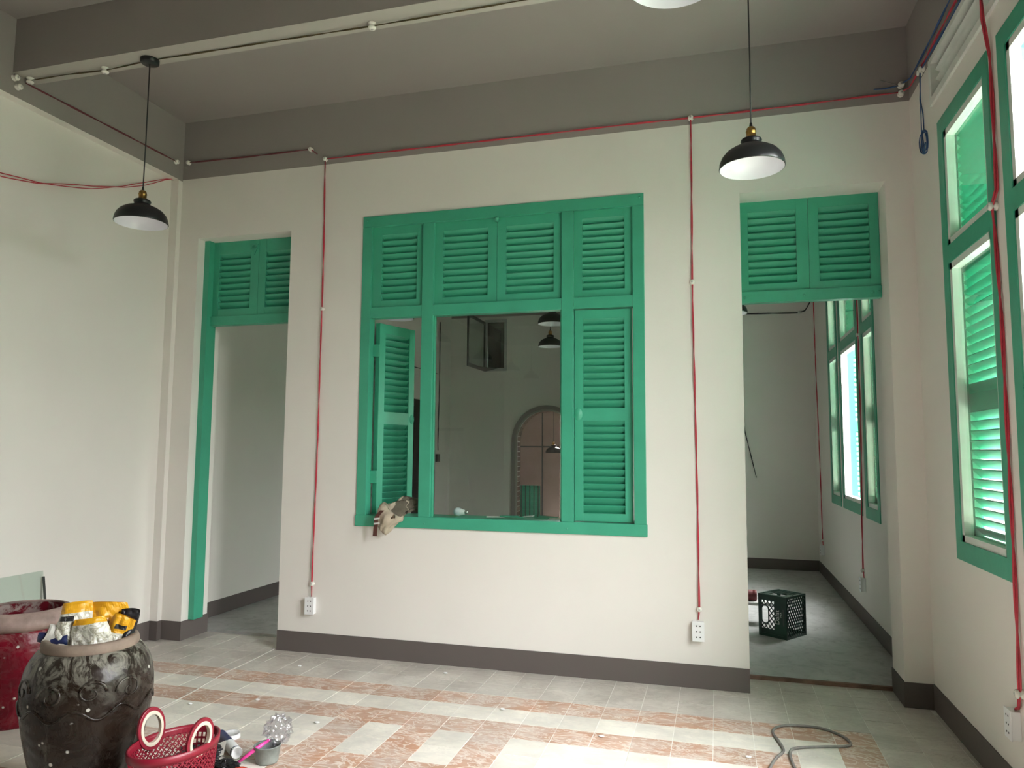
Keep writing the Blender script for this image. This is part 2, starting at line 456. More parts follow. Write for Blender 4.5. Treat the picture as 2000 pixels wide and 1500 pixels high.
# floors
fl = tag(obj('floor', MB().box(XL-.2, XR+.22, YEND-.25, TW+.01, -.2, -.0016), ['grout']), 'worn patterned cement tile floor covered with plaster dust', kind='structure')
tag(obj('floor_back', MB().box(XL-.2, XR+.22, TW+.01, 6.69, -.2, ZB), ['cement']), 'grey cement floor of the room behind the wall', kind='structure')
tag(obj('floor_threshold', MB().box(DR0, DR1, TW-.008, TW+.02, -.02, ZB+.002), ['brick_dark']), 'rough brown edge where tiles meet cement in the doorway', kind='structure')
tag(obj('ground', MB().box(-60, 60, -60, 60, -.9, -.35), ['ground_concrete']), 'pale concrete ground outside the building', kind='structure')
tag(obj('low_sky_blocker', MB().box(7, 7.3, -30, 30, -.35, 2.8), ['blocker_green']), 'unseen green hedge block added outside the window wall to cut low sky light', 'hedge')  # hedge-like box added out of view to cut low sky light
# baseboards
BH, BT = .143, .007
mb = MB()
mb.box(DL1, DR0, -BT, 0, 0, BH)
mb.box(-4.164, DL0, -BT, 0, 0, BH); mb.box(DR1, XR, -BT, 0, 0, BH)
mb.box(DL0, DL0+BT, -BT, TW+.005, 0, BH); mb.box(DR1-BT, DR1, -BT, TW+.005, 0, BH)
mb.box(XL, -4.164+BT, -.045-BT, -.045, 0, BH); mb.box(-4.164, -4.164+BT, -.045, -BT, 0, BH)
tag(obj('baseboard_back', mb, ['brown_paint']), 'brown painted skirting below the green shuttered window', kind='structure')
tag(obj('baseboard_left', MB().box(XL, XL+BT, YEND, -.045, 0, BH), ['brown_paint']), 'brown painted skirting along the long plain wall', kind='structure')
mb = MB(); mb.box(XR-BT, XR, YEND, 0, 0, BH)
tag(obj('baseboard_right', mb, ['brown_paint']), 'brown painted skirting below the window wall', kind='structure')
mb = MB(); mb.box(XP, XR, YB1-BT, YB1, ZB, ZB+.13); mb.box(XR-BT, XR, TW, YB1, ZB, ZB+.13); mb.box(XL, XL+BT, TW, 4.95, ZB, ZB+.13)
mb.box(DR1, XR, TW, TW+BT, ZB, ZB+.13)
tag(obj('baseboard_back_room', mb, ['brown_paint']), 'dark brown skirting of the room behind the wall', kind='structure')

# ------------------------------------------------------------------ floor tiles
TS, TX0, TY0 = .2, -.045, -.495
def tile_kind(i, j):
    x = TX0 + i*TS
    if x > .75 or j < 0: return 2
    if x > .55: return 0
    if j == 0: return 0
    if j == 1: return 1
    if j == 2: return 0 if x < .35 else 1
    if x > .15 and x < .34: return 0
    if i in (-10, -8, -6): return 0
    if -10 < i < -6 or i < -10: return 0 if (j-5) % 3 == 0 else 1
    return 1
tm = []
for k, nm in enumerate(('tile_brown', 'tile_cream', 'tile_grey')):
    tm.append(MB().box(.0017, TS-.0017, .0017, TS-.0017, -.012, 0).mesh('tile', nm))
rest = MB(); vis = []
for i in range(-21, 6):
    for j in range(-4, 45):
        x = TX0+i*TS; y = TY0-(j+1)*TS
        c = (x+.1, y+.1, 0)
        if j < -3 and not (DR0-.2 < x < DR1 or DL0-.2 < x < DL1): continue
        if y+TS > TW+.02: continue
        p = project(c)
        inside = p and -90 < p[0] < 2090 and p[1] < 1570 and y < .32
        (vis if inside else []).append((-(p[1] if p else 0), i, j, x, y)) if inside else rest.box(x+.0012, x+TS-.0012, y+.0012, y+TS-.0012, -.012, -.0003, tile_kind(i, j))
vis.sort()
for n, (_, i, j, x, y) in enumerate(vis):
    if n < 298:
        o = link('tile', tm[tile_kind(i, j)], fl, (x, y, random.uniform(-.0009, .0004)))
        o.rotation_euler = (random.uniform(-.002, .002), random.uniform(-.002, .002), random.uniform(-.003, .003))
    else: rest.box(x+.0012, x+TS-.0012, y+.0012, y+TS-.0012, -.012, -.0003, tile_kind(i, j))
for j in range(-4, 45):
    y = TY0-(j+1)*TS
    if j > -3: rest.box(1.1567, XR-.008, y+.0017, y+TS-.0017, -.012, -.0003, 2)
o = obj('tile_field', rest, ['tile_brown', 'tile_cream', 'tile_grey'], fl); o['kind'] = 'stuff'

# ------------------------------------------------------------------ louvred shutters
def shutter(parent, wdt, hgt, loc, rotz=0, sl=.06, sr=.06, fields=(), pitch=.0475, dep=.040, name='shutter', slats=True, flipdir=1, label=None, bot=.055):
    """Leaf in local x 0..wdt, z 0..hgt, room face at y=0. fields: (z0,z1) louvred bays."""
    mb = MB()
    mb.box(0, sl, 0, dep, 0, hgt); mb.box(wdt-sr, wdt, 0, dep, 0, hgt)
    zs = [0] + [z for f in sorted(fields) for z in f] + [hgt]
    for a, b in zip(zs[0::2], zs[1::2]):
        if b-a > .002: mb.box(sl-.0005, wdt-sr+.0005, .0015, dep-.0015, a, b)
    o = obj(name, mb, ['green_paint'], parent, loc=loc, label=label); o.rotation_euler = (0, 0, rotz)
    ln = wdt-sl-sr
    sm = MB(); all_ = MB()
    for f in sorted(fields):
        n = max(1, round((f[1]-f[0])/pitch)); p = (f[1]-f[0])/n
        for k in range(n):
            z = f[0] + k*p
            c = Vector((sl+ln/2, .029 if flipdir > 0 else dep*.46, z+p*.56))
            d = Vector((0, -.023, p*.535)) if flipdir > 0 else Vector((0, -.022, p*.44)); nn = Vector((0, d.z, -d.y)).normalized()*.004
            if slats:
                s = MB().obox((0,0,0), (ln/2+.002, 0, 0), d*.98, nn)
                key = ('slat', round(ln, 3), round(p, 4), flipdir)
                if key not in SLATS: SLATS[key] = s.mesh('slat', 'green_paint')
                so = link('slat', SLATS[key], o, c)
                so.rotation_euler = (random.uniform(-.02, .02), 0, 0)
            else: all_.obox(c, (ln/2+.002, 0, 0), d*.98, nn)
    if not slats and all_.v:
        q = obj('slat', all_, ['green_paint'], o); q['kind'] = 'stuff'
    return o
SLATS = {}

# ------------------------------------------------------------------ centre window
wn = struct('window_1', 'large green wooden window with louvred shutters and one clear middle pane')
G = ['green_paint']
FY0, FY1 = -.010, .07
M1 = (-2.040, -1.952); M2 = (-1.010, -.926); LS = -2.447; RS = -.525
TR, MR0, MR1, SL = 3.12, 2.433, 2.512, .998
def member(nm, *b, bev=.003): return obj(nm, MB().box(*b), G, wn, bevel=bev)
member('top_rail', WX0, WX1, FY0, FY1, TR, WZ1)
member('sill_rail', WX0-.004, WX1+.006, FY0-.004, FY1, WZ0, SL)
member('side_stile', WX0, LS, FY0, FY1, SL, TR); member('side_stile', RS, WX1, FY0, FY1, SL, TR)
for a, b in (M1, M2): member('mullion', a, b, FY0+.001, FY1, SL, TR)
for a, b in ((LS, M1[0]), (M1[1], M2[0]), (M2[1], RS)): member('middle_rail', a, b, FY0+.003, FY1, MR0, MR1)
obj('sill_board', MB().box(WX0+.002, WX1-.002, FY1, TW, WZ0, .992), ['green_paint'], wn)
zt0, zt1 = MR1, TR
def bay(x0, x1, f0, f1, z0=2.565, z1=3.06):
    shutter(wn, x1-x0, zt1-zt0, (x0, .014, zt0), 0, f0-x0, x1-f1, [(z0-zt0, z1-zt0)], .0478)
bay(LS, M1[0], -2.375, -2.092)
bay(M1[1], -1.481, -1.888, -1.548, 2.565, 3.055)
bay(-1.479, M2[0], -1.414, -1.069, 2.565, 3.055)
bay(M2[1], RS, -.868, -.580, 2.562, 3.065)
obj('round_boss', MB().lathe([(0, .032), (.008, .032), (.010, .027), (.017, .026), (.019, .02), (.019, 0)], 16, axis='-y', c=(-1.48, .012, 3.108)), G, wn)
# lower right leaf, closed but standing a little ajar
leaf = shutter(wn, .385, SL and (MR0-SL-.012), (-.922, .020, SL+.006), R(2.2), .057, .05, [(.052, .668), (.752, 1.362)], .0474, label='closed louvred leaf with worn paint')
obj('latch_plate', MB().lathe([(0, .006), (.012, .006), (.014, .004), (.028, .003), (.030, 0)], 20, axis='-y', c=(.022, 0, .712), sy=1.4), G, leaf)
# lower left leaf, swung open into the room behind
leaf = shutter(wn, .40, MR0-SL-.03, (-2.405, .075, SL+.006), R(73), .062, .062, [(.052, .655), (.745, 1.335)], .0474, label='louvred leaf swung open with flaking paint')
obj('latch_plate', MB().lathe([(0, .006), (.012, .006), (.014, .004), (.024, .003), (.026, 0)], 20, axis='-y', c=(.38, 0, .70), sy=1.4), G, leaf)
for z in (1.27, 2.20):
    obj('hinge', MB().box(-2.447, -2.400, .050, .062, z-.045, z+.045).tube([(-2.415, .066, z-.045), (-2.415, .066, z+.045)], .007, 8), G, wn)
for x, z in ((-1.99, .955), (-.97, .955), (-.475, 3.175), (-2.485, 3.17)):
    obj('bolt_head', MB().lathe([(0, .004), (.006, .0035), (.0085, 0)], 10, axis='-y', c=(x, FY0-.002, z)), G, wn)
obj('glass_pane', MB().box(M1[1]-.004, M2[0]+.004, .030, .035, SL-.004, MR0+.004), ['pane_glass'], wn)
for a, b in ((M1[1], M1[1]+.010), (M2[0]-.010, M2[0])): obj('glazing_bead', MB().box(a, b, .008, .030, SL, MR0), G, wn)

# ------------------------------------------------------------------ door transoms
def transom(name, label, x0, x1, yd, zb, zr, split, f1, f2, fz, post=False):
    d = struct(name, label)
    obj('bottom_rail', MB().box(x0+.002, x1-.002, yd-.016, yd+.05, zb, zr), G, d, bevel=.003)
    px = x0+.002
    if post:
        obj('door_post', MB().box(x0, x0+.048, yd-.06, yd+.05, BH, ZD), G, d)
        px = x0+.048
    h = ZD-zr
    shutter(d, split-px-.001, h, (px, yd, zr), 0, f1[0]-px, split-.001-f1[1], [(fz[0]-zr, fz[1]-zr)], .0478)
    shutter(d, x1-split-.003, h, (split+.001, yd, zr), 0, f2[0]-split-.001, x1-.002-f2[1], [(fz[0]-zr, fz[1]-zr)], .0478)
    return d
d1 = transom('door_1', 'tall doorway with green louvred transom looking onto the green crate', DR0, DR1, .2, 2.457, 2.534, .604, (.224, .528), (.666, .970), (2.585, 3.075))
for x in (.195, .565, .975, 1.012):
    obj('bolt_head', MB().lathe([(0, .005), (.007, .004), (.010, 0)], 10, axis='-y', c=(x, .184, 2.492)), G, d1)
d2 = transom('door_2', 'tall narrow-looking doorway with green louvred transom and side post next to the corner pilaster', DL0, DL1, .14, 2.458, 2.533, -3.515, (-3.884, -3.590), (-3.449, -3.20), (2.592, 3.045), post=True)
mb = MB()
mb.obox((-3.555, .134, 3.085), (.030, 0, 0), (0, .004, 0), (0, 0, .022))
mb.add([(-3.575, .130, 3.066), (-3.535, .130, 3.066), (-3.555, .130, 3.02), (-3.575, .138, 3.066), (-3.535, .138, 3.066), (-3.555, .138, 3.02)], [(0,2,1), (3,4,5), (0,1,4,3), (1,2,5,4), (2,0,3,5)])
mb.tube([(-3.555+.017*math.cos(a), .124, 3.085+.015*math.sin(a)) for a in [2*math.pi*k/14 for k in range(15)]], .004, 6)
obj('latch', mb, G, d2, label='ornate painted latch plate with ring')

# ------------------------------------------------------------------ side windows
def side_window(name, label, y0, y1, leaves, upper_open, lower_open, join=True, far=False, nleaf=2, ang=96):
    """Window in the right wall. Room face X = XR."""
    wd = struct(name, label)
    X0, X1 = XR-.008, XR+.045
    fw = .085; zb0, zb1 = HZ0, HZ1; r0, r1 = 2.455, 2.548
    def bx(nm, a, b, z0, z1, mt='green_paint', xa=X0, xb=X1): return obj(nm, MB().box(xa, xb, a, b, z0, z1), [mt], wd)
    bx('side_stile', y1-fw, y1, zb0, zb1); bx('side_stile', y0, y0+fw*.75, zb0, zb1)
    ya, yb = y0+fw*.75, y1-fw
    bx('top_rail', ya, yb, zb1-.085, zb1); bx('bottom_rail', ya, yb, zb0, zb0+.095); bx('middle_rail', ya, yb, r0, r1)
    sw = .034
    for z0, z1 in ((zb0+.095, r0), (r1, zb1-.085)):
        xa, xb = XR-.002, XR+.04
        bx('inner_frame', ya, ya+sw*.7, z0, z1, 'white_frame', xa, xb); bx('inner_frame', yb-sw, yb, z0, z1, 'white_frame', xa, xb)
        bx('inner_frame', ya, yb, z0, z0+sw, 'white_frame', xa, xb); bx('inner_frame', ya, yb, z1-sw, z1, 'white_frame', xa, xb)
        bx('glass_pane', ya+.01, yb-.01, z0+.01, z1-.01, 'pane_glass', XR+.026, XR+.030)
    wdt = (y1-y0)/nleaf
    for z0, z1, op in ((HZ0+.02, 2.50, lower_open), (2.505, HZ1-.02, upper_open)):
        h = z1-z0
        fl_ = [(.10, .80), (.92, h-.09)] if h > 1 else [(.07, h-.07)]
        if h > 1: fl_ = [(.10, h*.47), (h*.53, h-.09)]
        for k in range(nleaf):
            # closed: local x runs along -Y (leaf's room face towards -X), hinge at y1 for k=0
            if op == 0:
                loc = (XR+.068, y1-k*wdt, z0); rot = R(-90)
                shutter(wd, wdt-.002, h, loc, rot, .055, .055, fl_, .0495, slats=not far, flipdir=-1)
            else:
                if k == 0: shutter(wd, wdt-.02, h, (XR+.075, y1-.010, z0+.005), R(-90+88), .055, .055, fl_, .0495, slats=not far, flipdir=-1)
                else: shutter(wd, wdt-.004, h, (XR+.225, y0+.0, z0), R(-ang+90), .055, .055, fl_, .0495, slats=False, flipdir=-1)
    return wd
side_window('window_2', 'tall green framed window with closed louvred shutters next to the door corner', *WA, 2, 0, 0, nleaf=1)
side_window('window_3', 'wide green framed window with shutters open beside the red cable', *WB, 2, 1, 1, nleaf=2, ang=150)
gd = struct('added_door', 'tall green door added out of view in the cable wall to light the floor')  # made-up door out of view, lets daylight down onto the floor
for a, b, z0, z1 in ((WC[0], WC[0]+.08, 0, HZ1), (WC[1]-.08, WC[1], 0, HZ1), (WC[0]+.08, WC[1]-.08, HZ1-.085, HZ1)):
    obj('frame', MB().box(XR-.008, XR+.045, a, b, z0, z1), G, gd)
shutter(gd, .42, 3.1, (XR+.225, WC[1], .03), R(-90+165), .06, .06, [(.15, 1.45), (1.6, 2.95)], .0495, slats=False, flipdir=-1)
shutter(gd, .42, 3.1, (XR+.225, WC[0], .03), R(90-165), .06, .06, [(.15, 1.45), (1.6, 2.95)], .0495, slats=False, flipdir=-1)
side_window('window_5', 'slim green framed window nearest the dim far wall of the crate room', *W1, 2, 0, 0, far=True, nleaf=1)
side_window('window_6', 'bright middle window of the crate room with lower shutters open', *W2, 2, 0, 1, far=True, nleaf=2, ang=120)
side_window('window_7', 'slim green framed window nearest the doorway in the crate room', *W3, 2, 0, 0, far=True, nleaf=1)
# white louvred ventilation strip above the windows
vt = thing('vent_grille', 'long white louvred vent strip set high above the green windows', 'vent', (XR, -2.0, 3.40))
def vpart(nm, *b, mt='white_frame'): return obj(nm, MB().box(*b), [mt], vt, org=(XR, -2.0, 3.40))
vpart('frame', XR-.014, XR+.05, -3.52, -.47, 3.385, 3.425); vpart('frame', XR-.014, XR+.05, -3.52, -.47, 3.615, 3.645)
vpart('frame', XR-.014, XR+.05, -.51, -.47, 3.425, 3.615); vpart('frame', XR-.014, XR+.05, -3.52, -3.48, 3.425, 3.615)
for z in (3.455, 3.51, 3.565):
    obj('slat', MB().obox((XR+.05, -2.0, z), (.035, 0, -.022), (0, 1.49, 0), (.006, 0, .009)), ['white_frame'], vt, org=(XR, -2.0, 3.40))
vpart('backing', XR+.13, XR+.15, -3.5, -.5, 3.42, 3.62, mt='wall_paint')
# plain brown door in the far corner of the next room
dd = struct('door_4', 'dark wooden door in the side of the room behind')
obj('door_leaf', MB().box(XL-.08, XL-.03, 4.95, 5.85, ZB, 2.21), ['dark_wood'], dd)
for z0, z1 in ((.2, 1.0), (1.1, 2.1)): obj('door_panel', MB().box(XL-.032, XL-.02, 5.05, 5.75, z0, z1), ['dark_wood'], dd)
# high casement window on the far wall
cw = struct('window_8', 'small high casement with dark glass and one leaf open, on the arched wall')
obj('frame', MB().box(-3.64, -3.60, YB2-.02, YB2+.05, 2.75, 3.6).box(-3.31, -3.27, YB2-.02, YB2+.05, 2.75, 3.6).box(-3.6, -3.31, YB2-.02, YB2+.05, 2.75, 2.80).box(-3.6, -3.31, YB2-.02, YB2+.05, 3.555, 3.6), ['aluminium'], cw)
obj('glass_pane', MB().box(-3.6, -3.31, YB2+.01, YB2+.016, 2.80, 3.555), ['dark_glass'], cw)
obj('open_leaf_frame', MB().box(-3.655, -3.63, 5.62, 5.65, 2.75, 3.56).box(-3.655, -3.63, 6.45, 6.48, 2.75, 3.56).box(-3.655, -3.63, 5.65, 6.45, 2.75, 2.80).box(-3.655, -3.63, 5.65, 6.45, 3.52, 3.56), ['dark_frame'], cw)
obj('open_leaf_glass', MB().box(-3.645, -3.641, 5.65, 6.45, 2.80, 3.52), ['sheet_glass'], cw)
obj('bottom_flap', MB().box(-3.655, -3.30, 5.95, 6.48, 2.735, 2.748) if False else MB().add([(-3.655, 5.62, 2.752), (-3.63, 6.48, 2.752), (-3.42, 6.48, 2.80), (-3.655, 5.62, 2.745), (-3.63, 6.48, 2.745), (-3.42, 6.48, 2.793)], [(0,1,2), (5,4,3), (0,3,4,1), (1,4,5,2), (2,5,3,0)]), ['dark_frame'], cw)

# ------------------------------------------------------------------ space beyond the arch
YP = 10.0
tag(obj('floor_porch', MB().box(-8, 3, 6.69, YP+1.2, -.5, -.02), ['cement']), 'cement floor beyond the arched doorway', kind='structure')
mb = wall_mesh(MB(), 'y', YP, YP+.15, (-7, -3.12), (-.02, 3.6), [(-4.05, -3.54, -.02, .74)], None)
tag(obj('wall_porch', mb, ['pink_panel']), 'pinkish boarded wall beyond the arched doorway', kind='structure')
tag(obj('ceiling_porch', MB().box(-7, 1, 6.69, YP+.2, 3.6, 3.7), ['wall_paint']), 'porch ceiling beyond the arched doorway', kind='structure')
tag(obj('wall_porch_side', MB().box(-7.2, -7, 6.69, YP+.15, -.02, 3.6), ['pink_panel']), 'side wall beyond the arched doorway', kind='structure')
tag(obj('wall_porch_end', MB().box(1.0, 1.2, 6.69, YP+.15, -.02, 3.6), ['pink_panel']), 'end wall beyond the arched doorway', kind='structure')
mb = wall_mesh(MB(), 'y', YP, YP+.15, (-2.62, 1.0), (-.02, 3.6), [], None)
tag(obj('wall_porch_right', mb, ['pink_panel']), 'pinkish wall on the other side of the porch gap', kind='structure')
tag(obj('wall_porch_front', MB().box(-7, XL-.2, 6.69, 6.8, -.02, 3.6).box(XP+.2, 1.0, 6.69, 6.8, -.02, 3.6), ['pink_panel']), 'porch side of the building wall', kind='structure')
tag(obj('wall_rail', MB().box(-7, -3.12, YP-.02, YP, 1.53, 1.56), ['dark_frame']), 'dark rail across the pinkish wall beyond the arch', 'rail')
tag(obj('pipe', MB().tube([(-3.49, YP-.03, 0), (-3.49, YP-.03, 3.55)], .014, 8), ['dark_frame']), 'thin dark pipe down the pinkish wall beyond the arch', 'pipe')
gw = struct('window_9', 'green barred window low in the pinkish wall beyond the arch', (-3.8, YP+.05, -.02))
obj('panel', MB().box(-.25, .26, .02, .05, 0, .76), ['green_paint'], gw)
for k in range(6): obj('bar', MB().box(-.25+k*.09, -.235+k*.09, -.02, 0, 0, .76), ['dark_frame'], gw)
for k in range(8): obj('slat', MB().box(-.25, .26, -.002, .02, .03+k*.09, .075+k*.09), ['green_paint'], gw)
def shrub(loc, n, spread, hgt, seed, label):
    rnd = random.Random(seed); t = thing('shrub', label, 'shrub', loc)
    mb = MB()
    for k in range(7):
        a = rnd.uniform(0, 6.3); mb.tube([(0,0,0), (.15*math.cos(a), .15*math.sin(a), hgt*.5), (spread*.6*math.cos(a), spread*.6*math.sin(a), hgt*rnd.uniform(.7, 1))], .012, 5)
    obj('stem', mb, ['dark_wood'], t)
    mb = MB()
    for k in range(n):
        a = rnd.uniform(0, 6.3); r = spread*math.sqrt(rnd.random()); z = rnd.uniform(.1, 1)*hgt
        c = Vector((r*math.cos(a), r*math.sin(a), z)); d = Vector((rnd.uniform(-1,1), rnd.uniform(-1,1), rnd.uniform(-.6,.6))).normalized(); s = d.cross(Vector((0,0,1))).normalized()
        L, W_ = rnd.uniform(.07, .14), rnd.uniform(.018, .035)
        up = Vector((0, 0, .02))
        mb.add([c-d*L, c+s*W_+up, c+d*L, c-s*W_+up], [(0,1,2,3)])
    l = obj('foliage', mb, ['leaf'], t); l['kind'] = 'stuff'
tag(obj('bright_view_blocker', MB().box(-9, 6, 15, 15.4, -.35, 2.4), ['blocker_green']), 'green hedge block added far outside beyond the arched doorway against the bright sky', 'hedge')  # box added to block the bright horizon behind the arch
shrub((-2.75, YP+1.0, -.02), 700, .5, 2.6, 3, 'leafy green shrub outside beyond the arched doorway')

# ------------------------------------------------------------------ pendant lamps
def pendant_mesh(drop):
    sh = [(.1435,0),(.146,.001),(.147,.005),(.144,.028),(.134,.053),(.115,.076),(.090,.092),(.066,.102),(.052,.108),(.0455,.113),(.0425,.119),(.0455,.126),(.0475,.132),(.0455,.138),(.037,.143),(.0225,.146)]
    inn = [(.1435,0),(.1405,.028),(.130,.051),(.112,.072),(.088,.087),(.062,.098),(.030,.104),(.0,.105)]
    return dict(
        shade=MB().lathe(sh, 48).mesh('shade', 'black_metal'),
        lining=MB().lathe(inn, 48, flip=True).mesh('shade_lining', 'shade_white'),
        brass=MB().lathe([(.0245,.144),(.0245,.150),(.0215,.152),(.0215,.172),(.0235,.174),(.0235,.178),(.0215,.180),(.0205,.190),(.015,.197),(.007,.199)], 24).mesh('lamp_socket', 'brass'),
        bulb=MB().lathe([(.012,.100),(.013,.085),(.020,.072),(.026,.055),(.024,.038),(.014,.026),(0,.022)], 20, flip=True).mesh('bulb', 'bulb_white'),
        grip=MB().lathe([(.008,.198),(.006,.215),(.0035,.222),(0,.222)], 12).mesh('cord_grip', 'black_metal'),
        cord=MB().tube([(0,0,.215),(0.002,0,drop*.5),(0,0,drop)], .0036, 8).mesh('cord', 'dark_wire'),
        canopy=MB().lathe([(0,drop-.030),(.010,drop-.029),(.046,drop-.027),(.052,drop-.022),(.053,drop)], 32, flip=True).mesh('canopy', 'black_metal'))
PM = {}
def pendant(x, y, z, ztop, label, group=None, tilt=(0,0), full=True):
    drop = round(ztop-z, 3)
    if drop not in PM: PM[drop] = pendant_mesh(drop)
    p = PM[drop]
    t = thing('pendant_lamp', label, 'lamp', (x, y, z), 0, group)
    link('shade', p['shade'], t); link('shade_lining', p['lining'], t); link('lamp_socket', p['brass'], t)
    link('cord_grip', p['grip'], t); link('cord', p['cord'], t); link('canopy', p['canopy'], t)
    return t
pendant(-3.228, -1.412, 2.779, 3.784, 'black dome pendant lamp hanging near the corner pilaster and plain wall')
pendant(.178, -1.40, 2.776, 3.784, 'black dome pendant lamp hanging before the louvred doorway of the crate room')
pendant(-.098, -2.76, 2.858, ZC, 'pendant lamp with white lining hung from the ceiling in front of the beam')
for yv in (-3.447, -5.18, -6.73, -8.1):
    pendant(-3.28, yv, 2.779, 3.784 if yv in (-3.447, -5.18) else 3.784, 'black pendant lamp reflected in the middle window pane', 'pendants reflected in the pane')
pendant(-2.90, 1.48, 2.71, ZC, 'black pendant lamp behind the open louvred leaf')
pendant(-1.585, 2.30, 2.745, ZC, 'upper of two black pendants seen through the middle pane')
pendant(-1.945, 3.81, 2.735, ZC, 'lower of two black pendants seen through the middle pane')
pendant(-2.83, 8.05, 1.425, 3.6, 'dark pendant lamp hanging beyond the arched doorway')
pendant(.147, 2.10, 2.738, ZC, 'black pendant lamp just past the jamb of the crate room doorway')

# ------------------------------------------------------------------ porcelain knobs, cables, sockets
KB = [(0,.030),(.009,.030),(.015,.027),(.0175,.022),(.0165,.018),(.011,.015),(.011,.011),(.0165,.008),(.018,.004),(.018,0)]
KM = {}
def knob(p, nrm, label, group=None, s=1.0):
    if nrm not in KM:
        KM[nrm] = (MB().lathe(KB, 18, axis=nrm, flip=True).mesh('knob_body', 'porcelain'), MB().lathe([(0,.0325),(.004,.032),(.0065,.0295)], 10, axis=nrm, flip=True).mesh('screw', 'steel'))
    t = thing('porcelain_knob', label, 'insulator', p, 0, group)
    a = link('knob_body', KM[nrm][0], t); b = link('screw', KM[nrm][1], t)
    if s != 1: a.scale = (s,)*3; b.scale = (s,)*3
    return t
def cable(name, pts, label, mat='red_wire', r=.0034, group=None, strands=2, wob=.004, seed=1, sep=.0032, twist=9, cat='cable', clips=()):
    rnd = random.Random(seed); P = [Vector(p) for p in pts]
    out = []; L = 0
    for a, b in zip(P[:-1], P[1:]):
        n = max(2, int((b-a).length/.06)); d = (b-a).normalized()
        for k in range(n): out.append(a.lerp(b, k/n))
    out.append(P[-1])
    ph = rnd.uniform(0, 6)
    mb = MB()
    for s in range(strands):
        q = []; L = 0
        for i, p in enumerate(out):
            t = (out[min(i+1, len(out)-1)] - out[max(i-1, 0)]).normalized()
            if i: L += (out[i]-out[i-1]).length
            a = Vector((0,0,1)) if abs(t.z) < .8 else Vector((1,0,0))
            n1 = t.cross(a).normalized(); n2 = t.cross(n1)
            an = twist*L + s*math.pi + ph
            o = sep*(math.cos(an)*n1 + math.sin(an)*n2) if strands > 1 else Vector()
            wv = n1*wob*math.sin(L*4.1+ph)*.5 + n2*0
            e = min(i, len(out)-1-i); fade = min(1, e/2)
            q.append(p + (o + wv)*(fade if e else .3))
        mb.tube(q, r, 6)
    o = obj(name, mb, [mat], None, org=tuple(P[0]))
    return tag(o, label, cat, group)
KY = 0.0
knob((-2.856, 0, 3.685), '-y', 'porcelain knob above the red cable beside the narrow doorway')
knob((-2.985, 0, 3.776), '-y', 'lone porcelain knob on the grey band holding the dark cable end')
knob((-4.105, 0, 3.784), '-y', 'porcelain knob on the grey band hard by the corner pilaster')
knob((-4.164, -.09, 3.765), 'x', 'porcelain knob at the end of the grey beam band by the corner')
knob((-.131, 0, 3.687), '-y', 'porcelain knob above the red cable between window and wide doorway')
knob((-.137, 0, 2.573), '-y', 'porcelain knob halfway down the cable near the louvred crate doorway')
knob((-2.845, 0, 2.519), '-y', 'porcelain knob halfway down the cable near the narrow doorway', s=.8)
knob((-2.858, 0, .492), '-y', 'porcelain knob just above the socket near the narrow doorway', s=.85)
knob((-.124, 0, .484), '-y', 'porcelain knob just above the socket near the crate doorway', s=.9)
knob((1.140, 0, 3.747), '-y', 'upper porcelain knob of the pair in the window corner', s=1.1)
knob((1.138, 0, 3.692), '-y', 'lower porcelain knob of the pair in the window corner', s=1.1)
knob((-3.563, -1.405, 3.784), '-z', 'porcelain knob on the beam between the pendant and the plain wall', s=1.25)
knob((-1.769, -1.412, 3.784), '-z', 'porcelain knob on the beam far along the cable from the pendant', s=1.25)
knob((-4.125, -1.425, 3.784), '-z', 'porcelain knob on the beam end against the plain wall', s=1.25)
knob((-4.164, -1.50, 3.752), 'x', 'upper porcelain knob on the grey band beside the beam end', s=1.1)
knob((-4.164, -1.475, 3.705), 'x', 'lower porcelain knob on the grey band beside the beam end', s=1.1)
knob((XR, -.300, 3.672), '-x', 'porcelain knob at the head of the blue hanging wire, nearer the corner', s=1.0)
knob((XR, -.345, 3.672), '-x', 'porcelain knob at the head of the blue hanging wire, nearer the vent', s=1.0)
knob((XR, -1.32, 2.54), '-x', 'large porcelain knob on the cable beside the closed tall window', s=1.15)
knob((XR, -1.325, .495), '-x', 'porcelain knob above the socket on the window wall', s=1.1)
e = -.014
cable('electric_cable', [(-2.856, e, 3.685), (-2.2, e, 3.688), (-1.3, e, 3.688), (-.5, e, 3.69), (-.131, e, 3.688), (.5, e, 3.69), (1.138, e, 3.70)], 'red twisted cable stretched along the base of the grey band', seed=2)
cable('electric_cable', [(-2.856, e, 3.685), (-2.852, -.008, 3.2), (-2.845, e, 2.519), (-2.85, -.008, 1.6), (-2.857, -.008, 1.0), (-2.858, e, .492), (-2.858, -.012, .40)], 'red twisted cable hanging down to the socket near the narrow doorway', seed=3)
cable('electric_cable', [(-.131, e, 3.688), (-.131, -.008, 3.2), (-.137, e, 2.573), (-.130, -.008, 1.7), (-.124, -.008, 1.0), (-.124, e, .484), (-.131, -.012, .42)], 'red twisted cable hanging down to the socket near the crate doorway', seed=4)
cable('electric_cable', [(-4.105, e, 3.784), (-3.5, e, 3.775), (-2.985, e, 3.776), (-2.93, -.006, 3.735)], 'dark red cable between knobs in the corner above the narrow doorway', 'dark_red_wire', seed=5)
cable('electric_cable', [(-4.150, -1.43, 3.752), (-4.148, -.8, 3.758), (-4.148, -.09, 3.765)], 'dark red cable along the grey band above the plain wall', 'dark_red_wire', seed=6)
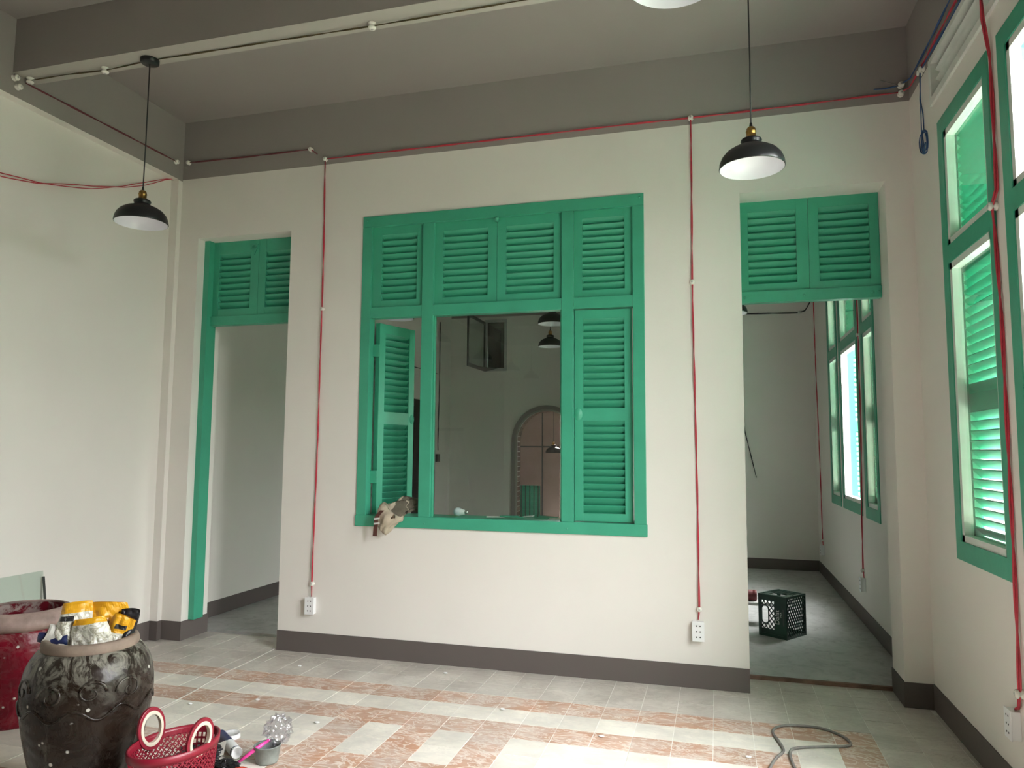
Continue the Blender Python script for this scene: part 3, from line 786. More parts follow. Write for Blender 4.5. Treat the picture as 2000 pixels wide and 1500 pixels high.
cable('electric_cable', [(XL+.02, -2.1, 3.10), (XL+.02, -1.49, 3.14), (XL+.02, -1.245, 3.178), (XL+.02, -.83, 3.295), (XL+.02, -.55, 3.40), (XL+.02, -.34, 3.50), (XL+.02, -.13, 3.612), (XL+.02, -.06, 3.640)], 'loose pair of red wires sagging across the plain wall', seed=7, sep=.010, twist=5)
cable('electric_cable', [(-4.125, -1.425, 3.768), (-3.85, -1.418, 3.772), (-3.563, -1.405, 3.768), (-3.28, -1.410, 3.778)], 'dark yellow and black cable on the beam between plain wall and pendant', 'yellow_black_wire', seed=8, wob=.002, r=.0026, sep=.0024)
cable('electric_cable', [(-3.18, -1.412, 3.778), (-2.5, -1.412, 3.774), (-1.769, -1.412, 3.766), (-.9, -1.412, 3.774), (.16, -1.412, 3.776)], 'dark yellow and black cable along the beam between the two pendants', 'yellow_black_wire', seed=9, wob=.002, r=.0026, sep=.0024)
cable('electric_cable', [(1.138, -.012, 3.70), (XR-.012, -.07, 3.70), (XR-.012, -.5, 3.695), (XR-.012, -1.2, 3.69), (XR-.012, -3, 3.69)], 'red cable running along the top of the window wall', seed=10)
cable('electric_cable', [(1.140, -.014, 3.75), (XR-.014, -.10, 3.742), (XR-.014, -.32, 3.74), (XR-.014, -.9, 3.752), (XR-.014, -1.6, 3.75)], 'upper blue cable along the top of the window wall', 'blue_wire', seed=11)
cable('electric_cable', [(XR-.012, -.345, 3.675), (XR-.012, -.8, 3.66), (XR-.012, -1.1, 3.655), (XR-.012, -2.5, 3.655)], 'lower blue cable just above the vent strip', 'blue_wire', seed=12)
cable('electric_cable', [(1.14, -.012, 3.747), (1.05, -.012, 3.735), (.985, -.020, 3.735)], 'short loose blue wire end beside the corner knobs', 'blue_wire', seed=13, strands=1, r=.0045)
cable('electric_cable', [(1.145, -.014, 3.735), (1.07, -.02, 3.768), (1.02, -.03, 3.785)], 'short bare wire end poking out by the corner knobs', 'grey_wire', seed=14, strands=1, r=.003)
lp = [(XR-.016, -.32, 3.66), (XR-.012, -.285, 3.52), (XR-.01, -.30, 3.42), (XR-.01, -.30, 3.32)]
lp += [(XR-.012-.01*math.sin(a), -.325+.035*math.sin(a*1.0), 3.245+.065*math.cos(a)) for a in [k*.45 for k in range(0, 30)]]
lp += [(XR-.02, -.34, 3.18), (XR-.03, -.42, 3.205)]
cable('electric_cable', lp, 'blue wires hanging in a coiled loop beside the closed tall window', 'blue_wire', seed=15, wob=.0, sep=.006, twist=7, r=.003)
cable('electric_cable', [(XR-.026, -1.33, 3.66), (XR-.026, -1.35, 3.38), (XR-.01, -1.362, 3.2), (XR-.01, -1.365, 2.9), (XR-.012, -1.365, 2.60), (XR-.02, -1.322, 2.54), (XR-.01, -1.31, 2.44), (XR-.01, -1.335, 2.05), (XR-.01, -1.335, 1.6), (XR-.01, -1.327, 1.0), (XR-.014, -1.325, .50), (XR-.01, -1.29, .43), (XR-.012, -1.262, .415)], 'red twisted cable down the window wall between two tall windows', seed=16, r=.0045, sep=.0045)

def socket(p, axis, label):
    """3-gang outlet box: local x width, z height, faces -y."""
    t = thing('wall_socket', label, 'socket', p, 0 if axis == '-y' else R(-90))
    obj('box', MB().box(-.034, .034, -.034, 0, -.058, .058), ['white_plastic'], t, bevel=.002)
    obj('faceplate', MB().box(-.037, .037, -.040, -.034, -.061, .061), ['white_plastic'], t, bevel=.002)
    for z in (-.034, 0, .034):
        for x in (-.010, .012): obj('socket_hole', MB().lathe([(0, .0408), (.0042, .0408), (.0042, .0395)], 10, axis='-y', c=(x, 0, z)), ['black_hole'], t)
socket((-2.861, 0, .338), '-y', 'white triple socket box on the wall near the narrow doorway')
socket((-.133, 0, .353), '-y', 'white triple socket box on the wall near the crate doorway')
socket((XR, -1.250, .352), '-x', 'white triple socket box on the window wall below the red cable')
socket((XR, 2.02, .36), '-x', 'white socket box below the bright window in the crate room')
socket((XR, 4.50, .33), '-x', 'white socket box near the dim far corner of the crate room')
knob((XR, 2.02, .475), '-x', 'knob above the socket below the bright crate room window')
knob((XR, 4.50, .44), '-x', 'knob above the socket in the dim far corner of the crate room')
knob((XR, 1.87, 2.47), '-x', 'knob on the cable between crate room windows')
cable('electric_cable', [(XR-.012, 4.68, 3.4), (XR-.01, 4.66, 2.4), (XR-.01, 4.55, 1.4), (XR-.012, 4.50, .45), (XR-.012, 4.47, .385)], 'red cable beside the dim far corner of the crate room', seed=17)
cable('electric_cable', [(XR-.012, 1.88, 3.4), (XR-.012, 1.87, 2.47), (XR-.012, 1.91, 1.5), (XR-.012, 2.0, .9), (XR-.012, 2.02, .48), (XR-.012, 1.99, .42)], 'red cable between the bright window and slim window of the crate room', seed=18)
knob((1.03, YB1, 3.228), '-y', 'porcelain knob on the dim far wall of the crate room')
cable('electric_cable', [(-.6, YB1-.012, 3.245), (.35, YB1-.012, 3.24), (1.02, YB1-.012, 3.225), (1.10, YB1-.015, 3.25), (XR-.01, YB1-.012, 3.38)], 'dark cable across the dim far wall of the crate room', 'dark_wire', seed=19, r=.006)
cable('electric_cable', [(.30, YB1-.02, 2.35), (.34, YB1-.02, 1.75), (.47, YB1-.03, 1.15)], 'loose black wire dangling on the dim far wall', 'dark_wire', seed=20, r=.004)
cable('electric_cable', [(XL+.012, 5.95, 3.5), (XL+.012, 5.95, 2.4), (XL+.012, 5.93, 1.55), (XL+.012, 5.94, 1.46)], 'dark wire down the side wall behind the middle pane', 'dark_wire', seed=21, r=.006)
tag(obj('switch_box', MB().box(XL, XL+.03, 5.86, 5.98, 1.28, 1.40).box(XL+.03, XL+.034, 5.87, 5.97, 1.29, 1.39), ['dark_frame']), 'small dark switch box on the side wall behind the middle pane', 'switch')
cable('electric_cable', [(XL+.01, 4.0, 2.66), (XL+.01, 5.2, 2.67), (XL+.01, 5.9, 2.66)], 'dark wire across the side wall behind the open louvred leaf', 'dark_wire', seed=22, r=.005)

# ------------------------------------------------------------------ jars
def smooth_prof(pts, n=6):
    out = []
    for i in range(len(pts)-1):
        p0 = pts[max(i-1, 0)]; p1 = pts[i]; p2 = pts[i+1]; p3 = pts[min(i+2, len(pts)-1)]
        for k in range(n):
            t = k/n
            f = lambda a, b, c, d: .5*(2*b + (c-a)*t + (2*a-5*b+4*c-d)*t*t + (3*b-a-3*c+d)*t**3)
            out.append((f(p0[0], p1[0], p2[0], p3[0]), f(p0[1], p1[1], p2[1], p3[1])))
    out.append(pts[-1]); return out
J = (-2.598, -2.235, 0)
t = thing('clay_jar', 'large dark glazed clay jar with plaster smears, filled with empty bags', 'jar', J)
outer = smooth_prof([(.150, 0), (.163, .03), (.192, .12), (.224, .25), (.246, .38), (.250, .47), (.236, .555), (.205, .612), (.176, .632)])
inner = [(.176, .632), (.150, .628), (.150, .60), (.19, .56), (.205, .50), (.19, .40), (0, .36)]
mb = MB().lathe([(0, 0)]+outer, 72); mb.lathe(inner, 72)
rnd = random.Random(5)
o = obj('body', mb, ['jar_glaze'], t)
mb = MB().lathe(smooth_prof([(.172, .618), (.184, .628), (.186, .645), (.180, .662), (.168, .668), (.152, .664), (.147, .650), (.148, .62)], 4), 72)
obj('rim', mb, ['jar_rim'], t)
# dragon relief: raised scroll lines on the shoulder
mb = MB()
def on_jar(a, z, off=.002):
    for (r0, z0), (r1, z1) in zip(outer[:-1], outer[1:]):
        if z0 <= z <= z1: r = r0+(r1-r0)*(z-z0)/(z1-z0+1e-9)+off; return (r*math.cos(a), r*math.sin(a), z)
    return (outer[-1][0]*math.cos(a), outer[-1][0]*math.sin(a), z)
for a0, z0, s in ((-2.0, .53, 1), (-1.35, .52, -1), (-.75, .53, 1), (-.15, .52, -1), (-2.7, .52, -1)):
    pts = []
    for k in range(26):
        u = k/25*2.6*math.pi; rr = .055*(1-u/9.5)
        pts.append(on_jar(a0 + s*rr*math.cos(u)*4.2, z0-.035 + rr*math.sin(u)*.9, .001))
    mb.tube(pts, .0062, 6, rs=[.0068*(1-k/34) for k in range(26)])
wv = [on_jar(-3.2+k*.06, .41+.022*math.sin(k*.55), .0005) for k in range(70)]
mb.tube(wv, .006, 6)
obj('relief', mb, ['jar_glaze'], t)
t = thing('clay_jar', 'large red clay jar dusted with plaster, empty and open', 'jar', (-3.70, -1.60, 0))
outer2 = smooth_prof([(.19, 0), (.20, .02), (.225, .12), (.245, .24), (.255, .36), (.252, .43), (.236, .485), (.222, .505)])
mb = MB().lathe([(0, 0)]+outer2, 72); mb.lathe([(.222, .505), (.20, .50), (.225, .44), (.235, .35), (.21, .15), (0, .12)], 72)
obj('body', mb, ['jar_red'], t)
mb = MB().lathe(smooth_prof([(.220, .496), (.252, .512), (.268, .535), (.262, .556), (.232, .580), (.205, .592), (.196, .588), (.204, .565), (.205, .50)], 4), 72)
obj('rim', mb, ['jar_red_rim'], t)
obj('rim_lining', MB().lathe([(.197, .589), (.204, .565), (.205, .50), (.222, .44)], 72), ['jar_red'], t)

# ------------------------------------------------------------------ empty bags in the jar
def bag(name, label, loc, rot, w_, h_, th, seed, paint, mats, amp=.018, nx=18, nz=22, pinch=.35):
    """Crumpled film sack: a pinched, wrinkled pillow. paint(u,v,side) gives the material slot."""
    mb = MB(); off = Vector((seed*3.1, seed*1.7, seed*.9))
    for side in (1, -1):
        k0 = len(mb.v)
        for j in range(nz+1):
            for i in range(nx+1):
                u, v = i/nx, j/nz
                env = (math.sin(math.pi*u)**.6)*(math.sin(math.pi*min(.98, v*.93+.02))**.55)
                wd = 1 - pinch*max(0, (v-.5)/.5)**2*.6
                p = Vector(((u-.5)*w_*wd, 0, v*h_))
                edge = u in (0, 1) or j in (0, nz)
                q = p*9 + off
                nA = Vector((noise.noise(q), noise.noise(q+Vector((7,3,1))), noise.noise(q+Vector((2,9,5)))))
                q2 = p*26 + off
                nB = noise.noise(q2 + Vector((0, 0, side*5)))
                y = side*th*.5*env
                mb.v.append(tuple(p + Vector((nA.x*amp, y + nA.y*amp*1.8 + (0 if edge else side*(abs(nB)-.25)*amp*.9), nA.z*amp))))
        for j in range(nz):
            for i in range(nx):
                a = k0+j*(nx+1)+i
                f = (a, a+1, a+nx+2, a+nx+1)
                mb.f.append(f if side > 0 else f[::-1]); mb.mi.append(paint((i+.5)/nx, (j+.5)/nz, side)); mb.sm.append(False)
    o = obj(name, mb, mats, None); o.location = loc; o.rotation_euler = rot
    return tag(o, label, 'bag', 'empty bags in the dark jar')
FILM = ['bag_film', 'yellow_print', 'black_print', 'label_white']
def paint_a(u, v, s):
    if v > .80: return 1
    if .70 < v < .78 and .05 < u < .50: return 2
    if .06 < v < .2 and .50 < u < .95: return 2
    if .27 < v < .38 and .55 < u < .8: return 1
    return 0
def paint_b(u, v, s):
    if v > .86: return 1
    if .08 < v < .20 and .2 < u < .42: return 2
    if .05 < v < .22 and .15 < u < .8: return 3
    return 0
def paint_c(u, v, s):
    if v > .62: return 1 if not (.72 < v < .82 and .3 < u < .8) else 2
    if .1 < v < .25 and .6 < u < .95: return 2
    return 3 if v < .3 else 0
zj = .565
bag('plastic_bag', 'crumpled white bag with orange top and black label standing in the jar', (J[0]-.045, J[1]-.055, zj), (R(-8), R(2), R(32)), .145, .245, .075, 1, paint_a, FILM)
bag('plastic_bag', 'crumpled silvery bag with folded seam leaning in the middle of the jar', (J[0]+.050, J[1]-.045, zj), (R(-10), R(-6), R(40)), .165, .185, .06, 2, paint_b, FILM)
bag('plastic_bag', 'orange topped bag tilted toward the black one in the jar', (J[0]+.055, J[1]+.035, zj), (R(6), R(20), R(40)), .11, .190, .05, 3, paint_c, FILM)
bag('plastic_bag', 'orange strip of a bag standing behind the silvery one', (J[0]+.015, J[1]+.045, zj), (R(4), R(3), R(38)), .17, .235, .03, 6, lambda u, v, s: 1 if v > .7 else 0, FILM)
bag('plastic_bag', 'shiny black bag stuffed against the rim of the dark jar', (J[0]+.090, J[1]+.075, zj-.005), (R(5), R(8), R(30)), .075, .205, .05, 4, lambda u, v, s: 0, ['black_bag'], amp=.022)
bag('plastic_bag', 'grey translucent bag slumped over the rim toward the red jar', (J[0]-.055, J[1]-.02, zj+.075), (R(12), R(-62), R(42)), .095, .135, .06, 5, lambda u, v, s: 0, ['paper_grey'], amp=.02)
bag('plastic_bag', 'dark blue printed wrapper sticking out of the jar toward the red one', (J[0]-.045, J[1]-.075, zj+.10), (R(-15), R(-86), R(40)), .045, .115, .02, 8, lambda u, v, s: 1 if .5 < v < .62 else 0, ['navy_print', 'label_white'], amp=.012)

# glass sheet leaning on the left wall
t = thing('glass_sheet', 'clear glass sheet leaning on the plain wall behind the red jar', 'glass', (XL+.12, -1.35, 0))
mb = MB().add([(0, -.62, 0), (0, .33, 0), (-.112, .33, .672), (-.112, -.62, .672), (.006, -.62, 0), (.006, .33, 0), (-.106, .33, .672), (-.106, -.62, .672)], [(0,1,2,3), (7,6,5,4), (0,4,5,1), (1,5,6,2), (2,6,7,3), (3,7,4,0)])
obj('pane', mb, ['sheet_glass'], t)
obj('edge_strip', MB().add([(0, .325, 0), (0, .337, 0), (-.106, .337, .635), (-.106, .325, .635), (.009, .325, 0), (.009, .337, 0), (-.097, .337, .635), (-.097, .325, .635)], [(0,1,2,3), (7,6,5,4), (0,4,5,1), (1,5,6,2), (2,6,7,3), (3,7,4,0)]), ['dark_frame'], t)

# ------------------------------------------------------------------ red basket
B = Vector((-2.113, -2.28, 0)); BA = R(82)
t = thing('shopping_basket', 'red perforated plastic basket with round cream-lined handles beside the dark jar', 'basket', B, BA)
A0, B0, HB = .187, .137, .300
def bpt(a, v, off=0):
    k = .80 + .20*v
    lift = .0
    return Vector(((A0*k+off)*math.cos(a), (B0*k+off)*math.sin(a), .006 + v*(HB-.006)))
NU, NV = 46, 12
mb = MB()
def cellq(a0, a1, v0, v1): mb.add([bpt(a0, v0), bpt(a1, v0), bpt(a1, v1), bpt(a0, v1)], [(0,1,2,3)])
for i in range(NU):
    a0, a1 = 2*math.pi*i/NU, 2*math.pi*(i+1)/NU
    am = (a0+a1)/2
    for j in range(NV):
        v0, v1 = j/NV, (j+1)/NV
        s = abs(math.sin(am))
        c = (am % math.pi)/math.pi
        solidc = j in (0, NV-1) or (j in (6,) and False)
        if solidc: cellq(a0, a1, v0, v1); continue
        if .34 < c < .66 and False: pass
        square = (c < .22 or c > .78) and j > 3
        da, dv = (a1-a0)*.17, (v1-v0)*.17
        if square:
            o4 = [(a0, v0), (a1, v0), (a1, v1), (a0, v1)]; i4 = [(a0+da, v0+dv), (a1-da, v0+dv), (a1-da, v1-dv), (a0+da, v1-dv)]
            k0 = [bpt(*q) for q in o4] + [bpt(*q) for q in i4]
            mb.add(k0, [(0,1,5,4), (1,2,6,5), (2,3,7,6), (3,0,4,7)])
        else:
            w_ = .085
            def bar(p, q):
                d = (q[0]-p[0], q[1]-p[1]); L = math.hypot(d[0]/(a1-a0), d[1]/(v1-v0))
                nx_, ny_ = -d[1]/(v1-v0)/L*(a1-a0)*w_, d[0]/(a1-a0)/L*(v1-v0)*w_
                mb.add([bpt(p[0]-nx_, p[1]-ny_), bpt(q[0]-nx_, q[1]-ny_), bpt(q[0]+nx_, q[1]+ny_), bpt(p[0]+nx_, p[1]+ny_)], [(0,1,2,3)])
            bar((a0, v0), (a1, v1)); bar((a1, v0), (a0, v1))
            if (i+j) % 2: bar((am, v0), (am, v1))
            else: bar((a0, (v0+v1)/2), (a1, (v0+v1)/2))
obj('lattice_wall', mb, ['basket_red'], t, solid=.004)
mb = MB(); ns = 64
for k in range(ns):
    mb.add([bpt(2*math.pi*k/ns, 0), bpt(2*math.pi*(k+1)/ns, 0), Vector((0,0,.006))], [(0,1,2)])
obj('base', mb, ['basket_red'], t, solid=.005)
mb = MB(); pr = []
for k in range(ns):
    a = 2*math.pi*k/ns
    for off, z in ((-.003, HB-.028), (.004, HB-.028), (.006, HB+.002), (-.003, HB+.004)):
        p = bpt(a, 1, off); mb.v.append((p.x, p.y, z))
for k in range(ns):
    for q in range(4):
        a = k*4+q; b = k*4+(q+1) % 4; c = ((k+1) % ns)*4
        mb.f.append((a, b, c+(q+1) % 4, c+q)); mb.mi.append(0); mb.sm.append(True)
obj('rim_band', mb, ['basket_red'], t)
def oval_ring(ro, ri, hx, c, th, lean, sgn):
    """Flat oval ring standing in local x-z, leaning outwards."""
    mb = MB(); n = 40
    for k in range(n):
        a = 2*math.pi*k/n
        for r, y in ((ro, -th), (ro, th), (ri, th), (ri, -th)):
            x = r*hx*math.cos(a); z = r*math.sin(a)
            mb.v.append((c[0]+x, c[1]+sgn*(y + z*lean), c[2]+z))
    for k in range(n):
        for q in range(4):
            a = k*4+q; b = k*4+(q+1) % 4; c2 = ((k+1) % n)*4
            mb.f.append((a, b, c2+(q+1) % 4, c2+q)); mb.mi.append(0); mb.sm.append(False)
    return mb
for sgn in (1, -1):
    c = (0, sgn*(B0-.004), HB+.030)
    h = obj('handle', oval_ring(.082, .064, .80, c, .006, .12, sgn), ['basket_red'], t, bevel=.002)
    obj('handle_grip', oval_ring(.068, .053, .80, c, .009, .12, sgn), ['cream_plastic'], h, bevel=.002)

# ------------------------------------------------------------------ clutter on the floor by the basket
t = thing('sealant_tube', 'empty white and blue sealant tube lying behind the red basket', 'tube', (-2.335, -1.632, .028), math.atan2(-.166, .219))
obj('barrel', MB().lathe([(.026, -.14), (.0265, -.138), (.0265, .138), (.026, .14), (.0235, .14), (.0235, .10), (0, .10)], 32, axis='x').add([], []), ['label_white'], t)
obj('printed_band', MB().lathe([(.0268, -.13), (.0268, .02)], 32, axis='x'), ['navy_print'], t)
obj('printed_stripe', MB().lathe([(.0268, .118), (.0268, .128)], 32, axis='x'), ['navy_print'], t)
def blob(name, label, cat, c, r, seed, mat, amp=.3, sc_=(1,1,1), freq=3.0, base=True, n=26, facet=True):
    mb = MB(); off = Vector((seed*2.3, seed, seed*.7))
    for i in range(n+1):
        th = math.pi*i/n
        for j in range(n*2):
            ph = math.pi*j/n
            d = Vector((math.sin(th)*math.cos(ph), math.sin(th)*math.sin(ph), math.cos(th)))
            f = 1 + amp*(noise.noise(d*freq+off)*.7 + abs(noise.noise(d*freq*2.3+off))*.6 - .15)
            mb.v.append((d.x*r*sc_[0]*f, d.y*r*sc_[1]*f, d.z*r*sc_[2]*f))
    w_ = n*2
    for i in range(n):
        for j in range(w_):
            mb.f.append((i*w_+j, (i+1)*w_+j, (i+1)*w_+(j+1) % w_, i*w_+(j+1) % w_)); mb.mi.append(0); mb.sm.append(not facet)
    zmin = min(v[2] for v in mb.v)
    o = obj(name, mb, [mat]); o.location = (c[0], c[1], c[2]-zmin if base else c[2])
    return tag(o, label, cat)
blob('plastic_bag', 'black crumpled plastic bag under the sealant tube', 'bag', (-2.36, -1.80, 0), .085, 4, 'black_bag', .5, (1.25, 1, .45), 2.6)
blob('film_ball', 'crumpled ball of clear plastic film on the grey tub', 'wrapping', (-2.04, -1.66, .062), .062, 9, 'clear_film', .5, (1, 1, .95), 3.5)
t = thing('paint_tub', 'small grey plastic tub with brown dregs by the basket', 'tub', (-2.07, -1.70, 0))
obj('wall', MB().lathe([(0, 0), (.048, 0), (.052, .01), (.060, .075), (.063, .077), (.060, .08), (.056, .075), (.050, .012), (0, .012)], 32), ['tub_grey'], t)
obj('dregs', MB().lathe([(0, .03), (.052, .028)], 32, flip=True), ['paste_brown'], t)
t = thing('brush', 'brush with bright pink handle resting across the tub', 'brush', (-2.16, -1.80, .02))
obj('handle', MB().tube([(0, 0, .004), (.05, .055, .045), (.095, .105, .078)], .009, 8, rs=[.007, .010, .007]), ['pink_plastic'], t)
obj('ferrule', MB().obox((-.016, -.017, -.006), (.013, .014, .010), (.012, -.011, 0), (-.003, -.003, .006)), ['dark_frame'], t)
t = thing('card', 'small grey printed card lying on the black bag', 'card', (-2.29, -1.775, .055))
obj('sheet', MB().obox((0,0,0), (.026, -.045, -.012), (.028, .020, .01), (0, 0, .0012)), ['paper_grey'], t)
obj('print', MB().obox((.001, 0, .0022), (.012, -.020, -.0055), (.010, .007, .0036), (0, 0, .0006)), ['black_print'], t)
blob('red_lid', 'small red plastic piece on the floor by the tub', 'lid', (-2.10, -1.85, 0), .030, 12, 'red_plastic', .2, (1.4, .8, .5), 2)
blob('black_strap', 'black strap heap between tube and tub', 'strap', (-2.19, -1.84, 0), .045, 15, 'black_bag', .6, (1.3, .8, .5), 3)
t = thing('plastic_disc', 'pale round lid lying on the floor behind the basket handle', 'lid', (-2.42, -1.50, 0))
obj('disc', MB().lathe([(0, .016), (.040, .016), (.043, .022), (.047, .022), (.049, 0)], 32, flip=True), ['clear_grey'], t)
CRUMBS = ['on the cream tiles behind the basket', 'on the tiles near the clear film ball', 'on the cream strip below the closed louvred leaf', 'beside the thin pale wire', 'beside the looped grey cord', 'close to the brown skirting below the window', 'on the brown strip between film ball and looped cord', 'near the skirting corner of the narrow doorway']
for k, (x, y) in enumerate(((-2.62, -.98), (-2.1, -1.2), (-1.2, -.72), (-2.95, -1.15), (.12, -1.0), (-1.75, -.18), (-.6, -.95), (-2.75, -.32))):
    tag(blob('plaster_crumb', 'small white plaster crumb ' + CRUMBS[k], 'crumb', (x, y, 0), .010, 30+k, 'label_white', .5, (1.5, .9, .5), 2, n=6), group='plaster crumbs on the tiles')
# cables on the floor
def spline(pts, n=6):
    P = [Vector(p) for p in pts]; out = []
    for i in range(len(P)-1):
        p0, p1, p2, p3 = P[max(i-1,0)], P[i], P[i+1], P[min(i+2, len(P)-1)]
        for k in range(n):
            t = k/n; out.append(.5*(2*p1 + (p2-p0)*t + (2*p0-5*p1+4*p2-p3)*t*t + (3*p1-p0-3*p2+p3)*t**3))
    out.append(P[-1]); return out
z = .007
lp = [(.19, -1.45, z), (.20, -1.2, z), (.217, -1.09, z), (.25, -.98, z), (.29, -.88, z), (.276, -.76, z), (.256, -.64, z), (.29, -.555, z), (.365, -.512, z), (.50, -.508, z), (.59, -.583, z), (.624, -.669, z), (.60, -.73, z), (.47, -.778, z), (.35, -.832, z), (.318, -.904, z), (.322, -1.06, z), (.36, -1.3, z), (.38, -1.5, z)]
tag(obj('power_cord', MB().tube(spline(lp), .0068, 8), ['grey_wire']), 'thick grey power cord looped on the tiles before the crate doorway', 'cord')
lp = [(-3.02, -1.75, .003), (-3.06, -1.3, .003), (-3.066, -1.17, .003), (-3.075, -1.0, .003), (-3.105, -.8, .003), (-3.137, -.58, .003), (-3.139, -.40, .003), (-3.151, -.17, .003), (-3.165, .02, .003), (-3.2, .25, .003)]
tag(obj('power_cord', MB().tube(spline(lp), .0038, 6), ['paper_grey']), 'thin pale wire on the floor from the dark jar to the narrow doorway', 'cord')

# ------------------------------------------------------------------ milk crate in the next room
CW, CDp, CH = .242, .286, .322
t = thing('milk_crate', 'dark green plastic milk crate standing on its side beyond the doorway', 'crate', (.495, 1.312, ZB), math.atan2(.233, .165))
# local x runs along the right-hand face (CDp), local y along the left-hand face (CW)
def lattice(u_rng, v_rng, pitch, bw, frame, P, skip=None, cross=True, slope=1.0):
    """Diagonal bars in a (u,v) rectangle; P(u,v,d) maps to 3-D with depth d."""
    mb = MB(); u0, u1 = u_rng; v0, v1 = v_rng
    def slab(pts):
        a = [P(u, v, 0) for u, v in pts]; b = [P(u, v, .007) for u, v in pts]; n = len(pts)
        mb.add(a+b, [tuple(range(n)), tuple(range(2*n-1, n-1, -1))] + [(i, (i+1) % n, n+(i+1) % n, n+i) for i in range(n)])
    for s in (1, -1):
        c0 = v0 - slope*u1 if s > 0 else v0 + slope*u0
        k = math.floor(-3/pitch)
        c = -2.0
        while c < 2.0:
            # v = s*slope*u + c
            pts = []
            ua, ub = u0, u1
            va, vb = s*slope*ua+c, s*slope*ub+c
            def clip(ua, ub):
                lo, hi = sorted(((v0-c)/(s*slope), (v1-c)/(s*slope)))
                return max(ua, lo), min(ub, hi)
            ua, ub = clip(ua, ub)
            if ub-ua > .004:
                n_seg = max(1, int((ub-ua)/.006)) if skip else 1
                for q in range(n_seg):
                    a = ua+(ub-ua)*q/n_seg; b = ua+(ub-ua)*(q+1)/n_seg
                    um = (a+b)/2; vm = s*slope*um+c
                    if skip and skip(um, vm): continue
                    d = Vector((1, s*slope)).normalized(); nn = Vector((-d.y, d.x))*bw/2
                    p, r_ = Vector((a, s*slope*a+c)), Vector((b, s*slope*b+c))
                    slab([tuple(p-nn), tuple(r_-nn), tuple(r_+nn), tuple(p+nn)])
            c += pitch
    return mb
def frame_bars(mb, u_rng, v_rng, fw, P, th=.012):
    u0, u1 = u_rng; v0, v1 = v_rng
    for a0, a1, b0, b1 in ((u0, u1, v0, v0+fw), (u0, u1, v1-fw, v1), (u0, u0+fw, v0+fw, v1-fw), (u1-fw, u1, v0+fw, v1-fw)):
        q = [(a0, b0), (a1, b0), (a1, b1), (a0, b1)]
        a = [P(u, v, -.002) for u, v in q]; b = [P(u, v, th) for u, v in q]
        mb.add(a+b, [(0,1,2,3), (7,6,5,4)] + [(i, (i+1) % 4, 4+(i+1) % 4, 4+i) for i in range(4)])
Pr = lambda u, v, d: Vector((u, d, v))                 # right-hand face, y=0 plane
Pl = lambda u, v, d: Vector((d, u, v))                 # left-hand face, x=0 plane
Pt = lambda u, v, d: Vector((u, v, CH-d))              # top
Pb2 = lambda u, v, d: Vector((CDp-d, u, v))            # hidden face opposite the left-hand one
mb = lattice((.012, CDp-.012), (.016, CH-.016), .047, .0055, .01, Pr, slope=1.5); frame_bars(mb, (0, CDp), (0, CH), .016, Pr)
obj('side_panel', mb, ['crate_green'], t, label='panel of fine diamond mesh')
slot = lambda u, v: (.155 < u < .215) and (.10 < v < .235)
mb = lattice((.105, CW-.022), (.06, CH-.045), .042, .0055, .01, Pl, skip=slot, slope=1.3); frame_bars(mb, (0, CW), (0, CH), .024, Pl)
for a0, a1, b0, b1 in ((.024, .105, .024, CH-.024), (.105, CW-.02, .024, .06), (.105, CW-.02, CH-.045, CH-.024)):
    mb.add([Pl(u, v, d) for d in (.001, .008) for u, v in ((a0, b0), (a1, b0), (a1, b1), (a0, b1))], [(0,1,2,3), (7,6,5,4), (0,1,5,4), (1,2,6,5), (2,3,7,6), (3,0,4,7)])
pts = [(.185+.031*math.cos(a), .168+.040*(1 if math.sin(a) > 0 else -1)+.031*math.sin(a)) for a in [2*math.pi*(k+.5)/24 for k in range(24)]]
mb.tube([Pl(u, v, .004) for u, v in pts+pts[:1]], .006, 6)
hp = obj('handle_panel', mb, ['crate_green'], t, label='panel with rounded hand slot and white lettering')
mb = MB(); frame_bars(mb, (0, CDp), (0, CW), .018, Pt)
for k in range(9): a = .15+k*.014; mb.add([Pt(u, v, d) for d in (0, .006) for u, v in ((a, .018), (a+.005, .018), (a+.005, CW-.018), (a, CW-.018))], [(0,1,2,3), (7,6,5,4), (0,1,5,4), (1,2,6,5), (2,3,7,6), (3,0,4,7)])
for k in range(4): b = .04+k*.045; mb.add([Pt(u, v, d) for d in (0, .006) for u, v in ((.14, b), (CDp-.018, b), (CDp-.018, b+.006), (.14, b+.006))], [(0,1,2,3), (7,6,5,4), (0,1,5,4), (1,2,6,5), (2,3,7,6), (3,0,4,7)])
for a0, a1, b0, b1 in ((.018, .05, .018, CW-.018), (.13, .145, .018, CW-.018), (.05, .13, .018, .06), (.05, .13, CW-.06, CW-.018)):
    mb.add([Pt(u, v, d) for d in (.001, .007) for u, v in ((a0, b0), (a1, b0), (a1, b1), (a0, b1))], [(0,1,2,3), (7,6,5,4), (0,1,5,4), (1,2,6,5), (2,3,7,6), (3,0,4,7)])
obj('top_panel', mb, ['crate_green'], t)
mb = MB(); frame_bars(mb, (0, CW), (0, CH), .024, Pb2)
obj('back_panel', mb, ['crate_green'], t)
obj('bottom_panel', MB().box(.004, CDp-.004, .004, CW-.004, 0, .008), ['crate_green'], t)
def text_mesh(s, size):
    c = bpy.data.curves.new('txt', 'FONT'); c.body = s; c.size = size; c.extrude = .0004
    to = bpy.data.objects.new('txt', c); COL.objects.link(to)
    bpy.context.view_layer.update()
    me = bpy.data.meshes.new_from_object(to.evaluated_get(bpy.context.evaluated_depsgraph_get()))
    bpy.data.objects.remove(to); bpy.data.curves.remove(c)
    return me
me = text_mesh('Dalat', .052); me.materials.append(M['label_white'])
